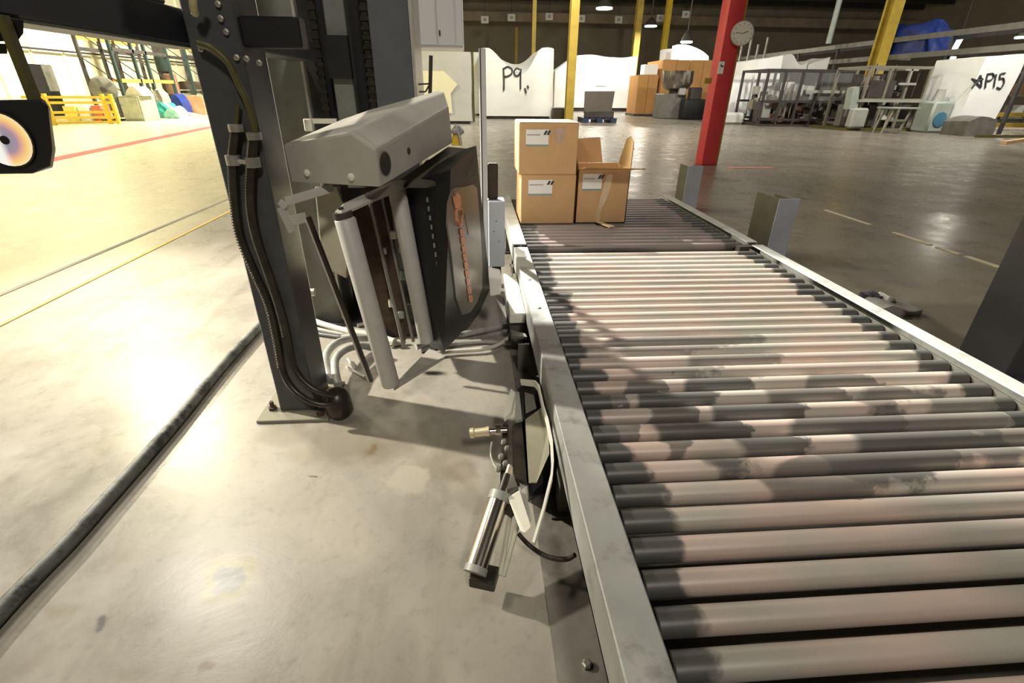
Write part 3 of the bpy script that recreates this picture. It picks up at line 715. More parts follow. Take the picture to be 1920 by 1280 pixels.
# small mechanics seen between the rods
for (x, y, s, mm) in ((738, 440, .012, m_creamw), (752, 468, .010, m_steel), (758, 515, .016, m_teal), (735, 568, .013, m_creamw), (752, 590, .012, m_machl), (690, 600, .012, m_steel), (720, 470, .010, m_creamw)):
    p = at(x, y, 1.865); g = G(); g.box(p.x-s, p.x+s, p.y-s*.6, p.y+s*.6, p.z-s*1.3, p.z+s*1.3, bev=.003); g.build('small_fitting', mm, cart)
# flat arms and brackets
g = G(); g.sheet([at(628, 402, 1.41), at(640, 406, 1.40), at(702, 378, 1.52), at(765, 352, 1.72), at(770, 340, 1.74), at(735, 345, 1.60), at(645, 386, 1.44)], .008); g.build('roller_arm', m_hood, cart)
g = G()
for pr_ in ((at(625, 352, 1.60), at(535, 378, 1.52)), (at(535, 378, 1.52), at(527, 388, 1.515)), (at(527, 388, 1.515), at(549, 434, 1.515))):
    g.obox(pr_[0], pr_[1], .010, .026, up=(0, .3, 1))
g.sheet([at(540, 405, 1.515), at(572, 398, 1.53), at(578, 416, 1.53), at(550, 424, 1.515)], .006)
g.build('hook_bracket', m_hood, cart, bev=.002)
g = G(); g.obox(at(578, 406, 1.52), at(697, 714, 1.50), .010, .018, up=(0, 1, 0)); g.build('cutter_strip', m_oil, cart)
g = G(); g.obox(at(574, 408, 1.525), at(692, 712, 1.505), .006, .018, up=(0, 1, 0)); g.build('cutter_strip_edge', m_edge, cart)
g = G(); g.prism([at(738, 728, 1.42), at(747, 712, 1.43), at(806, 652, 1.70), at(828, 662, 1.66), at(834, 668, 1.62)], (0, 0, -.010)); g.build('bottom_arm', m_hood, cart)
g = G(); p = at(780, 692, 1.53); g.lathe(p, [(.006, 0), (.006, .004)], 8); g.build('arm_hole', m_oil, cart)
# film roll housing with window
P1_, P2_, P3_ = at(845, 318, 1.65), at(832, 660, 1.66), at(893, 273, 2.08)
n_ = (P3_-P1_).cross(P2_-P1_).normalized()
if n_.dot(ray(870, 450)) > 0: n_ = -n_
def onwin(x, y, off=.004):
    d = ray(x, y); o = Vector((0, 0, HC)); tt = (P1_ + n_*off - o).dot(n_)/d.dot(n_); return o + d*tt
R4 = onwin(921, 560, 0)
g = G(); g.hull([at(756, 345, 1.76), at(845, 318, 1.65), at(893, 273, 2.08), at(800, 300, 2.08), at(801, 645, 1.76), at(832, 660, 1.66), R4, at(830, 560, 2.14)])
fh = g.build('film_housing', m_black, cart)
win = [(845, 358), (852, 352), (873, 349), (884, 345), (892, 352), (898, 420), (903, 500), (902, 540), (893, 565), (880, 585), (864, 590), (853, 560), (844, 480), (836, 420), (838, 380)]
g = G(); g.prism([onwin(x, y, .0) for x, y in win], n_*.006); wn = g.build('film_window', m_film, fh)
g = G(); g.prism([onwin(x, y, .006) for x, y in ((850, 358), (872, 350), (878, 440), (870, 400), (852, 392))], n_*.002); g.build('amber_reflection', m_filmy, wn)
def stroke(poly, name='orange_letter'):
    g = G(); g.prism([onwin(x, y, .008) for x, y in poly], n_*.002); g.build(name, m_orange, wn)
stroke([(848, 366), (852, 370), (857, 361), (863, 367), (864, 385), (860, 392), (853, 391), (850, 378)])
ring = [(855, 394), (863, 391), (867, 400), (866, 420), (861, 424), (856, 414)]
g = G()
for a, b_ in zip(ring, ring[1:]+ring[:1]): g.obox(onwin(*a, .009), onwin(*b_, .009), .012, .004)
g.build('orange_letter', m_orange, wn)
for k in range(9):
    y = 430 + k*15.5; x = 861 + k*2.05
    stroke([(x, y), (x+4, y-2), (x+8, y), (x+9, y+9), (x+6, y+13), (x+2, y+12), (x+1, y+6)])
g = G()
for k in range(11):
    x, y = 802+k*2.6, 372+k*17
    p = at(x, y, 1.70 - .0*k); g.box(p.x-.003, p.x+.003, p.y-.02, p.y-.014, p.z-.008, p.z+.008)
o = g.build('rivet_row', m_steel, fh); o['kind'] = 'stuff'
# flat dark top plate of the housing and glossy arm
g = G(); g.hull([at(745, 352, 1.70), at(800, 352, 1.62), at(893, 330, 2.0), at(893, 280, 2.10), at(840, 275, 2.10), at(745, 340, 1.76), at(760, 330, 1.76)]); g.build('top_plate', m_olived, cart)
# white film scrap hanging from the housing
g = G(); g.hull([at(915, 500, 2.12), at(938, 505, 2.12), at(942, 525, 2.10), at(938, 552, 2.12), at(919, 555, 2.12), at(916, 520, 2.10), at(925, 502, 2.16), at(930, 550, 2.16)])
tag(g.build('film_scrap', m_filmw, bev=.004), 'crumpled white film scrap caught beside the film housing', 'film')
# lever and yellow tool behind the hood
t = thing('lever_handle', 'dark upright lever with triangular bracket behind the hood', 'lever', at(805, 175, 2.25))
g = G(); g.tube([at(806, 190, 2.25), at(808, 104, 2.25)], .0075, 8); g.build('rod', m_machd, t, smooth=50)
g = G()
for a, b_ in (((784, 158), (806, 157)), ((806, 157), (798, 172)), ((798, 172), (786, 172))): g.obox(at(*a, 2.24), at(*b_, 2.24), .006, .006)
g.build('triangle_bracket', m_machd, t)
t = thing('yellow_nozzle', 'small yellow tool with pale ring beside the hood end', 'tool', at(858, 275, 2.3))
g = G(); g.lathe(at(857, 272, 2.3), [(.024, 0), (.020, .03), (.016, .045)], 12); g.build('body', m_yellow, t, smooth=40)
g = G(); g.lathe(at(858, 250, 2.3), [(.012, -.01), (.028, .002), (.028, .012), (.012, .03)], 12); g.build('ring', m_machl, t, smooth=40)
g = G(); g.tube(sm([at(853, 232, 2.28), at(860, 250, 2.27), at(864, 272, 2.27)]), .004, 6); g.build('wire', m_bluegray, t)
# base of the film wrapper arm
g = G(); g.box(-.55, -.10, 2.22, 2.355, 0, .06, bev=.005); g.box(-.45, -.16, 2.25, 2.35, .06, .16); tag(g.build('machine_base', m_machd), 'low dark machine base under the mast among hoses', 'machine base')
g = G(); p = at(572, 547, 2.0); g.tube([at(570, 548, 2.02), at(590, 548, 2.02)], .016, 10); tag(g.build('pipe_stub', m_creamw, smooth=40), 'short white pipe stub at the back of the front column', 'pipe')

# ------------------------------------------------------------------ white post and pale box right of the carriage
t = thing('upright_post', 'slim white metal post between the mast and the cartons', 'post', (.047, 2.92, 0))
g = G(); g.box(.030, .066, 2.90, 2.94, 0, 1.292, bev=.003); g.build('post', m_panelw, t)
g = G(); g.box(.036, .041, 2.896, 2.90, 0, 1.29); g.build('groove', m_machd, t)
t = thing('pale_junction_box', 'pale blue gray box on a stand beside the film housing', 'box', (.115, 2.94, 0))
g = G(); g.box(.067, .166, 2.87, 2.99, .14, .535, bev=.006); g.build('body', m_bluegray, t)
g = G(); g.box(.069, .128, 2.91, 2.95, .535, .735, bev=.008); g.build('dark_panel', m_brownp, t)
g = G(); g.box(.09, .145, 2.90, 2.96, 0, .14); g.build('stand', m_machd, t)
for (x, z) in ((.115, .42), (.13, .30), (.10, .36)):
    g = G(); g.lathe((x, 2.87, z), [(.005, 0), (.005, .003)], 8, (0, -1, 0)); g.build('screw', m_rod, t)

# ------------------------------------------------------------------ hoses on the floor
def hose(label, pts, r, mat, z=None, name='hose', cat='hose', n=5):
    g = G(); g.tube(sm([flo(x, y, (z or r)) for x, y in pts], n), r, 8)
    return tag(g.build(name, mat, smooth=60), label, cat)
hose('thick gray black conduit running along the left floor to the column', [(-60, 1215), (0, 1148), (60, 1085), (125, 1020), (190, 948), (262, 868), (335, 785), (405, 700), (450, 650), (492, 606), (520, 575)], .021, m_rubber, name='floor_conduit', cat='conduit')
hose('uppermost off white hose behind the column on the floor', [(560, 585), (585, 600), (620, 612), (660, 622), (700, 628), (740, 640)], .016, m_hose, .03)
hose('lower thin white hose behind the column on the floor', [(570, 608), (600, 618), (640, 626), (690, 632)], .011, m_hoseg)
hose('dark thin hose tucked under the white hoses behind the column', [(575, 622), (610, 628), (660, 634), (700, 632)], .010, m_rubber)
hose('straight gray hose running to the conveyor below the cream bracket', [(780, 650), (830, 636), (880, 624), (920, 616), (962, 609)], .016, m_hoseg, .03)
hose('bent pale hose curving upward at the conveyor side', [(800, 664), (850, 658), (900, 655), (930, 648), (950, 636), (960, 622)], .010, m_hose, .02)
hose('lower gray hose lying in front of the machine base', [(790, 656), (850, 645), (910, 640), (965, 646)], .012, m_hoseg)
t = thing('cable_clutter', 'loose pale connectors and wire ends by the column foot', 'connectors', flo(665, 690))
for (a, b_, r) in (((650, 688), (684, 706), .006), ((652, 672), (664, 690), .005), ((640, 632), (668, 628), .010), ((704, 625), (725, 622), .008), ((670, 610), (692, 604), .009), ((730, 648), (760, 640), .009)):
    g = G(); g.tube([flo(*a, .012), flo(*b_, .015)], r, 7); g.build('connector', m_hose, t, smooth=50)

# ================================================================== film clamp device by the rail
t = thing('film_clamp', 'film clamp device with chrome cylinder beside the left rail', 'clamp', (.06, 1.05, 0))
a, b_ = flo(934, 940, .165), flo(891, 1072, .085)
g = G(); g.tube([a, b_], .027, 20); cy_ = g.build('chrome_cylinder', m_chrome, t, smooth=50)
d = (a-b_).normalized()
g = G(); g.tube([a, a+d*.022], .029, 16); g.build('cylinder_collar', m_machl, cy_, smooth=50)
g = G(); g.tube([b_-d*.004, b_+d*.012], .0285, 16); g.build('cylinder_collar', m_machl, cy_, smooth=50)
g = G(); q0, q1 = flo(884, 1076, .06), flo(932, 1086, .06); g.obox(q0, q1, .05, .032, up=(0, 0, 1)); g.build('end_block', m_oil, t, bev=.004)
g = G(); g.tube([a+d*.02, a+d*.075], .010, 10); g.build('piston_rod', m_oil, t, smooth=50)
g = G(); g.tube([a+d*.065, a+d*.10], .0065, 8); g.build('rod_clevis', m_brass, t, smooth=50)
for (p, q_) in (((958, 955), (938, 1078)), ((974, 968), (944, 1080))):
    g = G(); g.tube([flo(*p, .13), flo(*q_, .065)], .0065, 8); g.build('tie_rod', m_clear, t, smooth=50)
g = G(); g.obox(flo(940, 948, .15), flo(962, 960, .15), .012, .03); g.build('rod_bracket', m_oil, t)
# bent pale flat bar
pl = [(977, 716), (1003, 719), (1010, 727), (1018, 764), (1026, 790), (1034, 830), (1036, 868), (1034, 895), (1018, 960), (1001, 1018)]
zz = [.20, .215, .22, .225, .23, .23, .225, .22, .20, .17]
g = G(); pts = [flo(x, y, z) for (x, y), z in zip(pl, zz)]
for p, q_ in zip(pts, pts[1:]): g.obox(p, q_ + (q_-p).normalized()*.002, .006, .022)
g.build('bent_bar', m_creamw, t)
g = G(); g.prism([flo(985, 786, .19), flo(1018, 762, .19), flo(1028, 800, .19), flo(1030, 850, .19), flo(1006, 905, .17), flo(992, 905, .17)], (0, .004, -.006)); g.build('olive_plate', m_olive, t)
g = G(); g.prism([flo(984, 735, .19), flo(1000, 740, .19), flo(1006, 765, .19), flo(986, 775, .19)], (0, .004, -.006)); g.build('gray_tab', m_mach, t)
# dark spine of the clamp
g = G(); sp_ = [(975, 760), (968, 800), (962, 850), (962, 905), (975, 945)]
g.hull([flo(960, 800, .17), flo(978, 785, .17), flo(988, 905, .15), flo(962, 915, .15), flo(960, 800, .05), flo(985, 790, .03), flo(990, 910, .03), flo(962, 915, .05)]); g.build('clamp_body', m_oil, t)
g = G(); g.hull([flo(978, 720, .17), flo(1000, 722, .17), flo(1018, 905, .12), flo(992, 930, .12), flo(980, 720, .0), flo(1005, 725, .0), flo(1020, 925, .0), flo(990, 940, .0)]); g.build('base_block', m_black, t)
# cream fins
g = G(); g.prism([flo(958, 728, .20), flo(966, 735, .20), flo(958, 772, .19), flo(944, 785, .18), flo(948, 758, .19)], (.004, 0, -.012)); g.build('pale_fin', m_creamw, t)
g = G(); g.prism([flo(967, 732, .19), flo(973, 735, .19), flo(979, 785, .18), flo(966, 788, .18)], (.003, 0, -.01)); g.build('gray_fin', m_machl, t)
g = G(); g.hull([flo(952, 932, .185), flo(974, 918, .185), flo(996, 988, .165), flo(985, 1000, .165), flo(976, 996, .165), flo(954, 935, .14), flo(976, 922, .14), flo(994, 990, .13), flo(982, 1000, .13)]); g.build('cream_jaw', m_creamw, t, bev=.003)
g = G(); g.hull([flo(974, 905, .18), flo(984, 910, .18), flo(997, 975, .16), flo(991, 985, .16), flo(976, 910, .12), flo(994, 980, .12)]); g.build('jaw_side', m_machl, t)
# knob and fittings
kx, ky = flo(882, 812, .16), flo(918, 808, .17)
g = G(); dk = (ky-kx).normalized(); g.tube([kx, kx+dk*.012, kx+dk*.014, kx+dk*.05], [.016, .016, .013, .013], 14); g.tube([kx+dk*.05, ky], .015, 14); g.build('brass_knob', m_brass, t, smooth=40)
g = G(); g.tube([ky, flo(950, 806, .17)], .010, 10); g.lathe(flo(934, 805, .17), [(.017, -.008), (.017, .008)], 8, (1, 0, 0)); g.build('knob_stem', m_chrome, t, smooth=40)
for (x, y) in ((940, 855), (934, 878), (937, 800), (951, 840), (945, 828), (960, 895), (948, 868)):
    p = flo(x, y, .16); g = G(); g.lathe(p, [(.008, -.008), (.009, .002), (.005, .008)], 8); g.build('fitting', m_steel, t, smooth=40)
g = G(); g.obox(flo(948, 800, .15), flo(944, 900, .14), .018, .02); g.build('linkage', m_oil, t)
g = G(); g.prism([flo(950, 905, .17), flo(962, 890, .17), flo(972, 915, .17), flo(960, 930, .17), flo(950, 926, .17)], (0, 0, -.01)); g.build('hex_plate', m_mach, t)
g = G(); g.tube(sm([flo(922, 828, .16), flo(920, 850, .13), flo(926, 870, .13), flo(936, 882, .14)]), .003, 6); g.build('thin_tube', m_hoseg, t)
g = G(); g.tube(sm([flo(972, 1000, .10), flo(988, 1018, .09), flo(1010, 1035, .09), flo(1035, 1046, .09), flo(1062, 1048, .10), flo(1078, 1040, .12)]), .006, 8)
g.build('air_hose', m_oil, t, smooth=60)

# ================================================================== background: columns
def column(label, x0, x1, y, Y, mat, h=9.4, name='steel_column', group=None):
    a = at(x0, y, Y).x; b_ = at(x1, y, Y).x; w_ = b_-a
    t = thing(name, label, 'column', ((a+b_)/2, Y+w_/2, 0), group)
    g = G(); g.box(a, b_, Y, Y+.03, 0, h); g.build('flange', mat, t)
    g = G(); g.box(a, b_, Y+w_, Y+w_+.03, 0, h); g.build('flange', mat, t)
    g = G(); g.box((a+b_)/2-.02, (a+b_)/2+.02, Y+.03, Y+w_, 0, h); g.build('web', mat, t)
    g = G(); g.box(a-.06, b_+.06, Y-.06, Y+w_+.09, 0, .03); g.build('foot_plate', m_machd, t)
    return t
column('yellow column standing right of the P9 wrap, foot visible', 1065, 1080, 130, 21.8, m_yelloww)
column('slim yellow column rising behind the P9 wrap', 998, 1005, 60, 30, m_yelloww)
column('faint short yellow column far behind the P9 wrap', 966, 971, 70, 50, m_yelloww, 6.0)
column('yellow column behind the right end of the long white wrap', 1191, 1202, 60, 40, m_yelloww)
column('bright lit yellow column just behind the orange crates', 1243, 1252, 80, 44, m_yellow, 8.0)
column('leaning looking yellow column above the open machine frame', 1657, 1677, 70, 22, m_yelloww)
# red column
t = thing('red_column', 'red painted column with clock and white sticker', 'column', (4.0, 8.7, 0))
g = G(); g.box(3.855, 4.115, 8.57, 8.86, 0, 9.4, bev=.02, seg=2); g.build('shaft', m_red, t, smooth=40)
g = G(); g.box(4.115, 4.205, 8.72, 8.86, 0, 9.4); g.build('yellow_edge', m_yelloww, t)
g = G(); p = at(1352, 127, 8.565); g.box(p.x-.045, p.x+.045, 8.562, 8.569, p.z-.085, p.z+.085); st = g.build('sticker', m_label, t)
g = G(); g.box(p.x-.01, p.x+.035, 8.559, 8.562, p.z+.01, p.z+.03); g.box(p.x-.02, p.x+.0, 8.559, 8.562, p.z+.03, p.z+.045); g.build('sticker_print', m_ink, st)
g = G(); p = at(1325, 150, 8.53); g.box(p.x-.02, p.x+.10, 8.555, 8.569, p.z-.05, p.z+.03); g.build('yellow_patch', m_yelloww, t)
# clock on the column
cc = at(1391, 63, 8.50); ax = Vector((-.25, -1, -.05)).normalized()
t = thing('wall_clock', 'round white wall clock hung beside the red column', 'clock', cc - Vector((0, 0, .16)))
g = G(); g.lathe(cc, [(.155, 0), (.165, .01), (.165, .045), (.150, .05)], 32, ax); g.build('rim', m_machl, t, smooth=40)
g = G(); g.lathe(cc + ax*.046, [(.150, 0), (.150, .006)], 32, ax); g.build('dial', m_clock, t)
rgt = ax.cross(Vector((0, 0, 1))).normalized(); upv = rgt.cross(ax)
if upv.z < 0: upv = -upv
g = G(); c0 = cc + ax*.055
g.obox(c0, c0 + rgt*(-.07)+upv*.03, .006, .012, up=ax); g.build('hour_hand', m_ink, t)
g = G(); g.obox(c0, c0 + rgt*(.10)+upv*.015, .005, .009, up=ax); g.build('minute_hand', m_ink, t)
for k in range(12):
    a_ = k*math.pi/6; g = G(); q_ = c0 + rgt*math.cos(a_)*.125 + upv*math.sin(a_)*.125; g.lathe(q_, [(.007, -.002), (.007, .002)], 6, ax); g.build('hour_mark', m_ink, t)
g = G(); g.box(4.115, cc.x, 8.54, 8.58, cc.z-.02, cc.z+.02); g.build('hanger', m_machd, t)

# ================================================================== background: wrapped machines
def wrapped(label, x0, x1, yb, ztop_px, Y, depth, mat, prof=None, amp=.05, z0=.10, fr=.9, name='wrapped_machine', lean=0, pinch=0, cuts=14):
    a = at(x0, yb, Y).x; b_ = at(x1, yb, Y).x; zt = at((x0+x1)/2, ztop_px, Y).z
    t = thing(name, label, 'wrapped machine', ((a+b_)/2, Y+depth/2, 0))
    f = prof or (lambda u, v: 0)
    g = G(); g.cloth(a, b_, Y, Y+depth, z0, lambda u, v: zt + f(u, v), cuts, amp, fr, lean, pinch)
    g.build('cover', mat, t, smooth=55)
    g = G(); g.box(a+.1, b_-.1, Y+.08, Y+depth-.1, 0, z0+.06); g.build('base', m_machd, t)
    return t, a, b_, zt
def p9prof(u, v):
    if u < .08: return 0
    if u < .55: return -.95*math.sin((u-.08)/.47*math.pi/2)**1.3 * (1 - .5*v)
    if u < .80: return -.95*math.cos((u-.55)/.25*math.pi/2)**1.0 * (1 - .5*v)
    return 0.05*math.sin((u-.8)*15)
t, a, b_, zt = wrapped('white wrapped machine marked P9 with a sagging top', 905, 1036, 160, 90, 23.5, 2.4, m_tarp, p9prof, .045, .12, .7, pinch=-.02, cuts=22)
def write(parent, strokes, Y, r, name='lettering', flat=True):
    for s_ in strokes:
        g = G(); pts = sm([at(x, y, Y) for x, y in s_], 5)
        g.tube(pts, r, 6); g.build(name, m_ink, parent, smooth=60)
YP = 23.45
write(t, [[(945, 169), (945, 150), (944, 127)], [(944, 129), (952, 125), (960, 130), (959, 138), (951, 143), (945, 143)],
          [(975, 131), (969, 128), (964, 134), (966, 141), (972, 141), (976, 134)], [(977, 129), (976, 145), (976, 167)],
          [(984, 165), (987, 174)], [(989, 160), (991, 165)]], YP, .035)
# top folds
wrapped('gray white wrapped machine far left behind the mast edge', 784, 884, 180, 96, 19.7, 2.0, m_tarpg, None, .03, .1, .8)
g = G(); p = [at(784, 132, 19.6), at(832, 133, 19.6), at(858, 158, 19.6), at(845, 175, 19.6), at(848, 212, 19.6), at(784, 212, 19.6)]
g.prism(p, (0, .06, 0)); tag(g.build('cream_sheet', M('cream_plastic_sheet', (.86, .83, .58), .5, 0, .04, 2)), 'cream plastic sheet leaning on the gray white wrapped machine', 'sheet')
g = G()
for (x0, x1) in ((885, 889),):
    a1, b1 = at(x0, 160, 21).x, at(x1, 160, 21).x; g.box(a1, b1, 21, 21.1, 0, at(887, 97, 21).z)
tag(g.build('narrow_post', m_oliv2), 'narrow dark post left of the P9 wrap', 'post')
wrapped('grayish strip of wrapped stock between narrow post and P9', 889, 906, 160, 98, 26.3, 1.5, m_tarpg, None, .03)
wrapped('long white wrapped machine right of the yellow column', 1076, 1190, 160, 105, 34.0, 3, m_tarpb, lambda u, v: .08*math.sin(7*u), .05, .2, .5)
wrapped('low sloping white wrap between P9 and the yellow column', 1040, 1068, 180, 118, 31.0, 2, m_tarpb, lambda u, v: -.4+.6*u, .05, .1, .6)
g = G(); p = at(1128, 155, 33.9); g.box(p.x-.35, p.x+.35, 33.93, 33.97, p.z-.18, p.z+.18); tag(g.build('paper_sheet', m_label), 'small white paper sheet on the long white wrap', 'paper')
# dark panel on a blue pallet
t = thing('blue_pallet', 'blue plastic pallet on the floor in front of the long wrap', 'pallet', at(1125, 228, 21.5) * 1)
a1, b1 = at(1092, 230, 21.0).x, at(1157, 230, 21.0).x
for k in range(5):
    xx = a1 + (b1-a1)*k/5; g = G(); g.box(xx+.02, xx+(b1-a1)/5-.02, 21.0, 22.2, .13, .18); g.build('deck_slat', m_blue, t)
for k in range(3):
    xx = a1 + (b1-a1)*(.02+.40*k); g = G(); g.box(xx, xx+.16*(b1-a1), 21.0, 22.2, 0, .13); g.build('runner', m_blue, t)
g = G(); g.prism([at(1095, 212, 21.3), at(1146, 212, 21.3), at(1153, 171, 21.6), at(1097, 171, 21.6)], (0, .07, 0)); tag(g.build('leaning_board', m_brownp), 'dark brown panel leaning upright on the blue pallet', 'board')
g = G(); g.box(at(1096, 220, 21.1).x, at(1150, 220, 21.1).x, 21.05, 21.28, .18, at(1120, 208, 21.1).z, bev=.02); tag(g.build('dark_parts_tray', m_machd), 'dark tray of parts at the foot of the leaning panel', 'tray')
t = thing('small_dark_box', 'small dark box on the floor left of the yellow column foot', 'box', at(1047, 222, 23.0)); 
a1, b1 = at(1037, 215, 22.9).x, at(1058, 215, 22.9).x
g = G(); g.box(a1, b1, 22.9, 23.4, 0, at(1047, 203, 22.9).z, bev=.02); g.build('body', m_brownp, t)
g = G(); g.box(a1-.02, b1+.02, 22.88, 23.42, at(1047, 203, 22.9).z, at(1047, 203, 22.9).z+.03); g.build('lid', m_machl, t)
# orange crates
def crate(label, x0, x1, ytop, Y, d, planks):
    a = at(x0, 160, Y).x; b_ = at(x1, 160, Y).x; zt = at((x0+x1)/2, ytop, Y).z
    t = thing('plywood_crate', label, 'crate', ((a+b_)/2, Y+d/2, 0))
    n = planks
    for k in range(n):
        g = G(); x = a + (b_-a)*k/n; g.box(x+.01, x+(b_-a)/n-.01, Y, Y+.05, .1, zt); g.build('front_panel', m_crate, t)
    g = G(); g.box(a, b_, Y+.055, Y+d, .1, zt-.02); g.build('body', m_crate, t)
    g = G(); g.box(a-.05, b_+.05, Y-.05, Y+d, 0, .1); g.build('skid', m_machd, t)
    return t
crate('tall orange plywood crate behind the steel bowl', 1238, 1338, 112, 27.5, 2.5, 4)
crate('lower orange plywood crate left of the steel bowl', 1196, 1233, 140, 27.5, 1.6, 2)
crate('small orange panel crate on top behind the work lamp', 1268, 1276, 84, 31.0, 1.0, 1)
g = G(); a1, b1 = at(1206, 133, 27.9).x, at(1231, 133, 27.9).x; g.box(a1, b1, 27.7, 28.4, at(1215, 140, 27.5).z, at(1218, 121, 27.9).z, bev=.02); tag(g.build('white_carton', m_tarp), 'small white carton on the lower orange crate', 'box')
g = G(); a1, b1 = at(1275, 100, 28.4).x, at(1330, 100, 28.4).x; g.cloth(a1, b1, 28.4, 29.6, at(1288, 112, 27.5).z+.035, lambda u, v: at(1300, 84, 28.4).z - .5*u*u, 8, .05, 1)
tag(g.build('lit_white_bundle', m_tarpb, smooth=50), 'white bundle lit by the work lamp atop the tall orange crate', 'bundle')
g = G(); a1, b1 = at(1248, 100, 33).x, at(1266, 100, 33).x; g.cloth(a1, b1, 33, 34, 0, lambda u, v: at(1257, 92, 33).z, 6, .05, 1)
tag(g.build('lit_white_bundle', m_tarpb, smooth=50), 'narrow white bundle lit beside the bright yellow column', 'bundle')
# lamps
def lamp(label, x, y, Y, r, mat, power, aim=None):
    p = at(x, y, Y); t = thing('ceiling_lamp', label, 'lamp', p)
    g = G(); g.lathe(p, [(r, 0), (r, .05), (r*.5, .1)], 16); g.build('diffuser', mat, t)
    g = G(); g.lathe(p+Vector((0, 0, .06)), [(r*1.05, 0), (r*.6, .3), (.08, .45)], 16); g.build('reflector', m_machd, t)
    g = G(); g.tube([p+Vector((0, 0, .4)), Vector((p.x, p.y, 9.4))], .03, 6); g.build('stem', m_machd, t)
    area('lamp_light', p - Vector((0, 0, .08)), aim or (p.x, p.y, 0), power, r*1.6)
lamp('larger bright ceiling lamp above the long white wrap', 1133, 17, 30, .42, m_lamp, 500)
lamp('bright ceiling lamp right of the lamp above the long wrap', 1220, 50, 38, .40, m_lamp, 400)
lamp('bright work lamp glaring above the orange crates', 1287, 80, 27.7, .28, m_lampw, 900, (at(1305, 100, 28.6)))
lamp('small bright lamp at the far right by the elevated rails', 1912, 72, 20, .16, m_lamp, 250)
# hanging aisle signs
for i, (x, y) in enumerate(((909, 37), (959, 33), (1030, 31), (1090, 35), (1160, 37), (1238, 34), (1286, 27))):
    p = at(x, y, 50); t = thing('aisle_sign', ('first', 'second', 'third', 'fourth', 'fifth', 'sixth', 'seventh')[i] + ' small white aisle sign from the left, hanging under the dark ceiling', 'sign', p - Vector((0, 0, .3)), 'hanging aisle signs')
    g = G(); g.box(p.x-.32, p.x+.32, 50, 50.04, p.z-.26, p.z+.26); s_ = g.build('board', m_label, t)
    g = G(); g.box(p.x-.12, p.x+.12, 49.97, 50, p.z-.10, p.z+.12); g.build('marking', m_inkf, s_)
    g = G(); g.tube([p+Vector((0, .02, .26)), Vector((p.x, 50.02, 9.4))], .02, 5); g.build('wire', m_machd, t)

# ------------------------------------------------------------------ steel bowl on stand
t = thing('steel_bowl_mixer', 'polished steel bowl on a gray stand with a dark motor', 'mixer', at(1285, 222, 24.5))
Yb = 24.5; p = at(1279, 160, Yb); R_ = (at(1308, 140, Yb).x-at(1251, 140, Yb).x)/2
z0, z1 = at(1279, 166, Yb).z, at(1279, 132, Yb).z
g = G(); g.lathe((p.x, Yb+R_, z0), [(R_*.35, -.1), (R_*.8, 0), (R_, (z1-z0)*.35), (R_, z1-z0), (R_*.93, z1-z0), (R_*.9, (z1-z0)*.4)], 28); g.build('bowl', m_bowl, t, smooth=40)
g = G(); g.box(p.x-R_*.95, p.x+R_*.55, Yb+.3, Yb+1.6, 0, at(1279, 176, Yb).z, bev=.03); g.build('stand', m_mach, t)
g = G(); g.lathe((p.x, Yb+R_, at(1279, 178, Yb).z), [(R_*.45, 0), (R_*.3, .5)], 12); g.build('neck', m_machd, t)
g = G(); q_ = at(1285, 172, Yb-.2); g.box(q_.x-.16, q_.x+.16, Yb+.1, Yb+.3, q_.z-.14, q_.z+.14, bev=.02); g.build('valve', m_machl, t)
g = G(); q_ = at(1304, 205, Yb-.4); g.box(q_.x-.55, q_.x+.65, Yb-.4, Yb+.25, 0, at(1304, 186, Yb).z, bev=.1, seg=2); g.build('motor', m_black, t, smooth=40)
g = G(); q_ = at(1310, 176, Yb-.4); g.box(q_.x-.28, q_.x+.2, Yb-.3, Yb+.2, at(1304, 188, Yb).z, at(1310, 164, Yb).z, bev=.05); g.build('control_box', m_framed, t)

# ------------------------------------------------------------------ wraps right of the red column
wrapped('white wrapped stack right behind the red column', 1356, 1404, 180, 136, 22.2, 1.3, m_tarpb, lambda u, v: -.25*math.sin(3*u), .06, .35, .9)
g = G(); g.box(at(1354, 215, 20.6).x, at(1398, 215, 20.6).x, 20.6, 21.9, .0, .42, bev=.08); tag(g.build('covered_skid', m_tarpg), 'gray covered skid below the white stack by the red column', 'skid')
wrapped('tall white wrapped machine left of the dark cage frame', 1408, 1452, 180, 112, 22.2, 2.2, m_tarpb, lambda u, v: .15*u, .05, .1, .7)
wrapped('gray white wrapped top of stock behind the dark cage', 1462, 1512, 130, 112, 23.2, 1.4, m_tarpg, lambda u, v: .2*math.sin(6*u), .06, 2.0, .8)
wrapped('pale wrapped end piece behind the dark cage frame', 1514, 1552, 130, 112, 23.2, 1.4, m_tarpg, lambda u, v: -.2+.3*u, .06, 2.0, .8)
